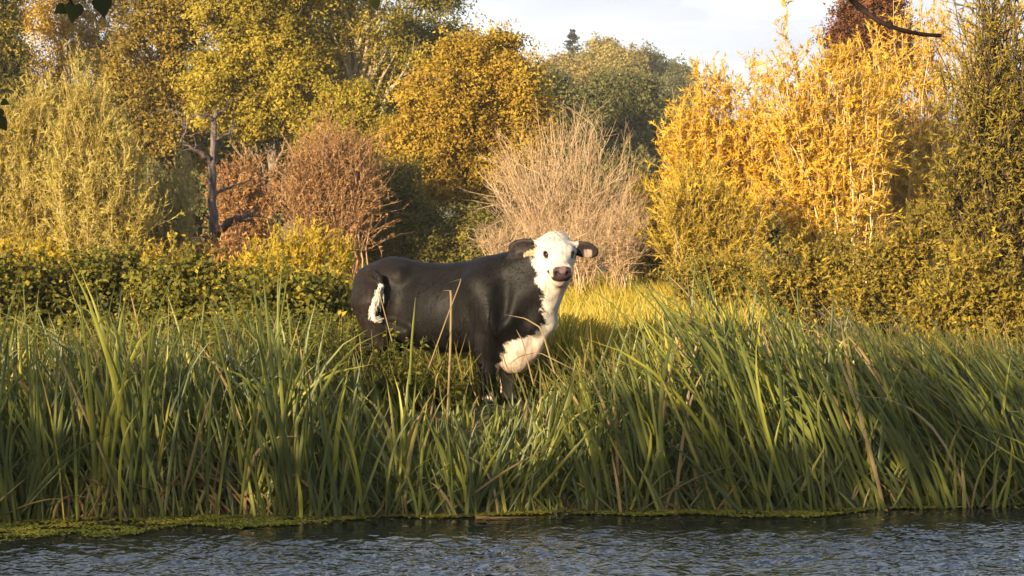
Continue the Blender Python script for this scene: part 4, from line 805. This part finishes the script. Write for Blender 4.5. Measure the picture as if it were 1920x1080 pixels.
# stems crossing in front of the cow
def stalk(pts, r, mat, label, K=14):
    P = np.array([at(*p) for p in pts]); s = np.linspace(0, 1, len(P)); ss = np.linspace(0, 1, K)
    Q = np.stack([np.interp(ss, s, P[:, j]) for j in range(3)], 1)[None]; org = P[0]
    g = Geo(); W = (r * np.interp(ss, [0, .7, 1], [1, .9, .15]))[None]
    g.add(*ribbons(Q - org, W, np.array([[1, .4, 0.]]), np.array([.75]), .3))
    m = g.mesh('reed_stalk', M[mat]); o = obj('reed_stalk', m, None, org, label=label, category='reed stalk', group='single stalks standing in front of the cow')
for pts, r, mt, lab in [
    ([(838, 800, 18.6), (845, 640, 18.6), (846, 545, 18.6), (830, 545, 18.6)], .022, 'dead_reed', 'dry upright stalk with bent tip in front of the ribs of the cow'),
    ([(800, 700, 18.5), (840, 590, 18.5), (866, 522, 18.5), (842, 530, 18.5)], .012, 'dead_reed', 'thin pale stalk slanting across the flank of the cow'),
    ([(1040, 700, 18.5), (1015, 615, 18.5), (985, 597, 18.5), (948, 590, 18.5)], .016, 'dead_reed', 'pale arching blade bent over in front of the shoulder'),
    ([(768, 720, 18.5), (772, 640, 18.5), (779, 558, 18.5)], .023, 'reed', 'single green blade standing in front of the belly'),
    ([(1000, 720, 18.5), (980, 640, 18.5), (968, 618, 18.5)], .013, 'dead_reed', 'short brown stalk crossing the white chest'),
    ([(735, 640, 18.5), (714, 560, 18.5), (708, 530, 18.5)], .009, 'dead_reed', 'thin dry stem in front of the white tail tip'),
    ([(1090, 700, 18.5), (1010, 660, 18.5), (975, 668, 18.5), (945, 690, 18.5)], .013, 'dead_reed', 'brown bowed stalk across the chest')]:
    stalk(pts, r, mt, lab)

# ------------------------------------------------------------------ duckweed margin
def weed():
    n = 30000; x = rng.uniform(-5.6, 5.8, n)
    wdt = np.interp(x, [-5.6, -4.4, -3.4, -2.2, -1.2, 0, 1.6, 2.6, 3.6, 5.8], [.60, .85, 1.05, .55, .12, .12, .30, .30, .05, .03]) * (1 + .35 * np.sin(5 * x) * np.sin(2.1 * x + 1))
    u = rng.random(n); y = edge_y(x) + .25 - (wdt + .25) * u
    patch = np.sin(7 * x + 9 * y) + np.sin(11 * x - 17 * y) + np.sin(23 * y + 3 * x); big = np.sin(2.3 * x + 4 * y + 1) + np.sin(3.7 * x - 3 * y); k = (patch + .9 * big > -.8) | (rng.random(n) < .05)
    x, y = x[k], y[k]; n = len(x)
    p = np.stack([x, y, .008 + .006 * rng.random(n)], 1); a = rng.uniform(0, 6.3, n)
    ax = np.stack([np.cos(a), np.sin(a), rng.normal(0, .03, n)], 1); s = rng.uniform(.5, 1.4, n)
    g = Geo(); g.add(*leaves(p, ax, np.tile([0, 0, 1.], (n, 1)) + rng.normal(size=(n, 3)) * .05, .045 * s, .038 * s, np.clip(.5 + .12 * patch[k] + rng.normal(0, .15, n), 0, 1)))
    obj('duckweed', g.mesh('duckweed', M['duckweed']), kind='stuff', label='yellow green duckweed floating along the foot of the reeds', category='duckweed')
weed()
def fallen():
    n = 260; x = rng.uniform(-5, 5, n); y = edge_y(x) - np.abs(rng.normal(0, .35, n)) - .02; a = rng.uniform(0, 6.3, n)
    g = Geo(); g.add(*leaves(np.stack([x, y, np.full(n, .02)], 1), np.stack([np.cos(a), np.sin(a), rng.normal(0, .2, n)], 1), np.tile([0, 0, 1.], (n, 1)) + rng.normal(size=(n, 3)) * .2, .06 * rng.uniform(.5, 1.4, n), .03, rng.random(n)))
    obj('fallen_leaves', g.mesh('fallen_leaves', M['dead_reed']), kind='stuff', label='small fallen leaves and straw floating beside the reeds', category='fallen leaves')
fallen()
def drift(px0, px1, py, label):
    a = at(px0, py, 17.2); sc = CAM_H / max(1e-3, (py - HORIZON)) * F_PX; a = at(px0, py, sc); b = at(px1, py + 2, sc); a[2] = b[2] = .015
    K = 8; P = (a + (b - a) * np.linspace(0, 1, K)[:, None])[None]; P[0, :, 1] += rng.normal(0, .012, K)
    g = Geo(); g.add(*tubes(P - a, taper(1, K, .016, .007), 6)); obj('floating_stalk', g.mesh('floating_stalk', M['dead_reed']), None, a, label=label, category='dead stalk')
drift(892, 1000, 976, 'orange brown dead stalk floating at the edge of the duckweed')

# ------------------------------------------------------------------ the poplar over the photographer and the wood on the near bank
def near_tree(name, label, x, y, lobes, mat, ncl, per, cr, r0, top):
    lb = np.array(lobes, float); base = np.array([x, y, float(ground_z(x, y)) - .05]); root = thing(name, label, 'tree', base, None)
    cm, C = crown(lb, ncl, per, cr, .24, .17, M[mat], base, front=0)
    obj('crown', cm, root); gt, gl = limbs(base, np.array(top, float), C, r0, 40, 'bark')
    obj('trunk', gt.mesh('trunk', M['bark'], base, True), root); obj('branches', gl.mesh('branches', M['bark'], base), root, kind='stuff')
    return root
for i, (x, y, hgt, wd) in enumerate([(-22.5, 0.5, 6.9, 2.4), (-18.8, -.4, 7.4, 2.1), (-15.6, .6, 6.8, 1.9), (-12.4, -.2, 7.0, 1.8), (-9.2, .7, 7.4, 1.9), (-6.0, .2, 7.6, 1.7)]):
    near_tree('bank_tree', ['rounded willow', 'broad alder', 'low alder', 'spreading willow', 'leaning alder', 'tall willow'][i] + ' on the near bank behind the photographer', x, y,
              [(x, y, hgt - 2.0, wd, wd, 1.9), (x + .5, y, hgt - 4.2, wd, wd, 2.2), (x - .4, y, hgt - 5.6, wd * .9, wd, 1.6)], 'overhead', 300, 14, .6, .2, (x, y, hgt - 1.2))
def overhang():
    base = np.array([-2.6, -2.2, float(ground_z(-2.6, -2.2)) - .05])
    root = thing('poplar_tree', 'near poplar whose bare bough and dark leaves hang into the top of view', 'tree', base)
    top = np.array([-2.2, -1.8, 9.5]); cm, C = crown(np.array([(-2, -2, 8.6, 2.6, 2.6, 2), (-.5, -1, 7.6, 2, 2, 1.3), (-3.6, -2.6, 7.2, 1.8, 1.8, 1.5), (-5.2, -.4, 4.7, 1.6, 1.6, 1.3), (-2.9, .0, 4.9, 1.5, 1.3, 1.3), (-1.6, -1.6, 5.2, 1.5, 1.3, 1.3)], float), 520, 14, .5, .09, .08, M['overhead'], base, front=0)
    obj('crown', cm, root); gt, gl = limbs(base, top, C, .2, 30, 'bark'); obj('trunk', gt.mesh('trunk', M['bark'], base, True), root)
    def path(pts, K): 
        P = np.array(pts); s = np.linspace(0, 1, len(P)); ss = np.linspace(0, 1, K); return np.stack([np.interp(ss, s, P[:, j]) for j in range(3)], 1)[None]
    Y = 5.0
    P = path([(-2.4, -1.9, 5.2), (-1.2, .6, 4.9), (.2, 3.0, 4.0), at(1560, -60, Y), at(1600, 2, Y), at(1625, 24, Y), at(1650, 42, Y), at(1690, 57, Y), at(1730, 65, Y), at(1765, 67, Y)], 30)
    g = Geo(); R = np.interp(np.linspace(0, 1, 30), [0, .28, .42, 1], [.05, .03, .0080, .0050])[None] * (1 + rng.normal(0, .05, (1, 30))); g.add(*tubes(P - base, R, 7)); obj('bough', g.mesh('bough', M['bark_dark'], smooth=True), root)
    Y = 4.2; tw = [[(-2.4, -1.9, 4.6), (-1.6, 1.5, 4.2), at(100, -90, Y), at(128, -10, Y), at(136, 10, Y)], [(-2.4, -1.9, 4.6), (-1.5, 1.6, 4.2), at(180, -90, Y), at(186, -20, Y)], [(-2.4, -1.9, 4.4), (-1.9, 1.2, 3.9), at(-60, 120, Y), at(-12, 190, Y)], [(-2.2, -1.8, 4.8), (-1, 2, 4.4), at(690, -60, Y), at(700, -12, Y)]]
    for pts in tw:
        g = Geo(); P = path(pts, 12); g.add(*tubes(P - base, taper(1, 12, .012, .0012), 5)); obj('twig', g.mesh('twig', M['bark_dark']), root)
    def heart(px, py, size, ang, tw_):
        # heart outline, tip downwards at ang = 0
        o_ = np.array([(0, .08), (.16, .2), (.36, .17), (.5, -.05), (.44, -.32), (.24, -.6), (0, -.95), (-.24, -.6), (-.44, -.32), (-.5, -.05), (-.36, .17), (-.16, .2)]) * size / ppm(Y)
        ca, sa = math.cos(ang), math.sin(ang); q = np.stack([o_[:, 0] * ca - o_[:, 1] * sa, np.zeros(12), o_[:, 0] * sa + o_[:, 1] * ca], 1)
        q[:, 1] = q[:, 0] * tw_ + .15 * np.abs(o_[:, 0]); v = np.concatenate([q, [[0, 0, -.2 * size / ppm(Y)]]]) + at(px, py, Y) - base
        tri = [(i, (i + 1) % 12, 12) for i in range(12)]
        m = new_mesh('leaf', v, None, tri, M['overhead'], np.full(12, rng.random()), False); obj('leaf', m, root)
    for a in [(140, 12, 34, -.2, .3), (120, 14, 22, -.9, .8), (190, 0, 36, .15, .4), (180, -20, 30, .6, .2), (-6, 205, 30, -.6, .5), (-2, 225, 26, .6, .3), (5, 190, 14, 1.1, .3), (702, 0, 22, .2, .4), (690, -14, 20, -.4, .3)]: heart(*a)
overhang()
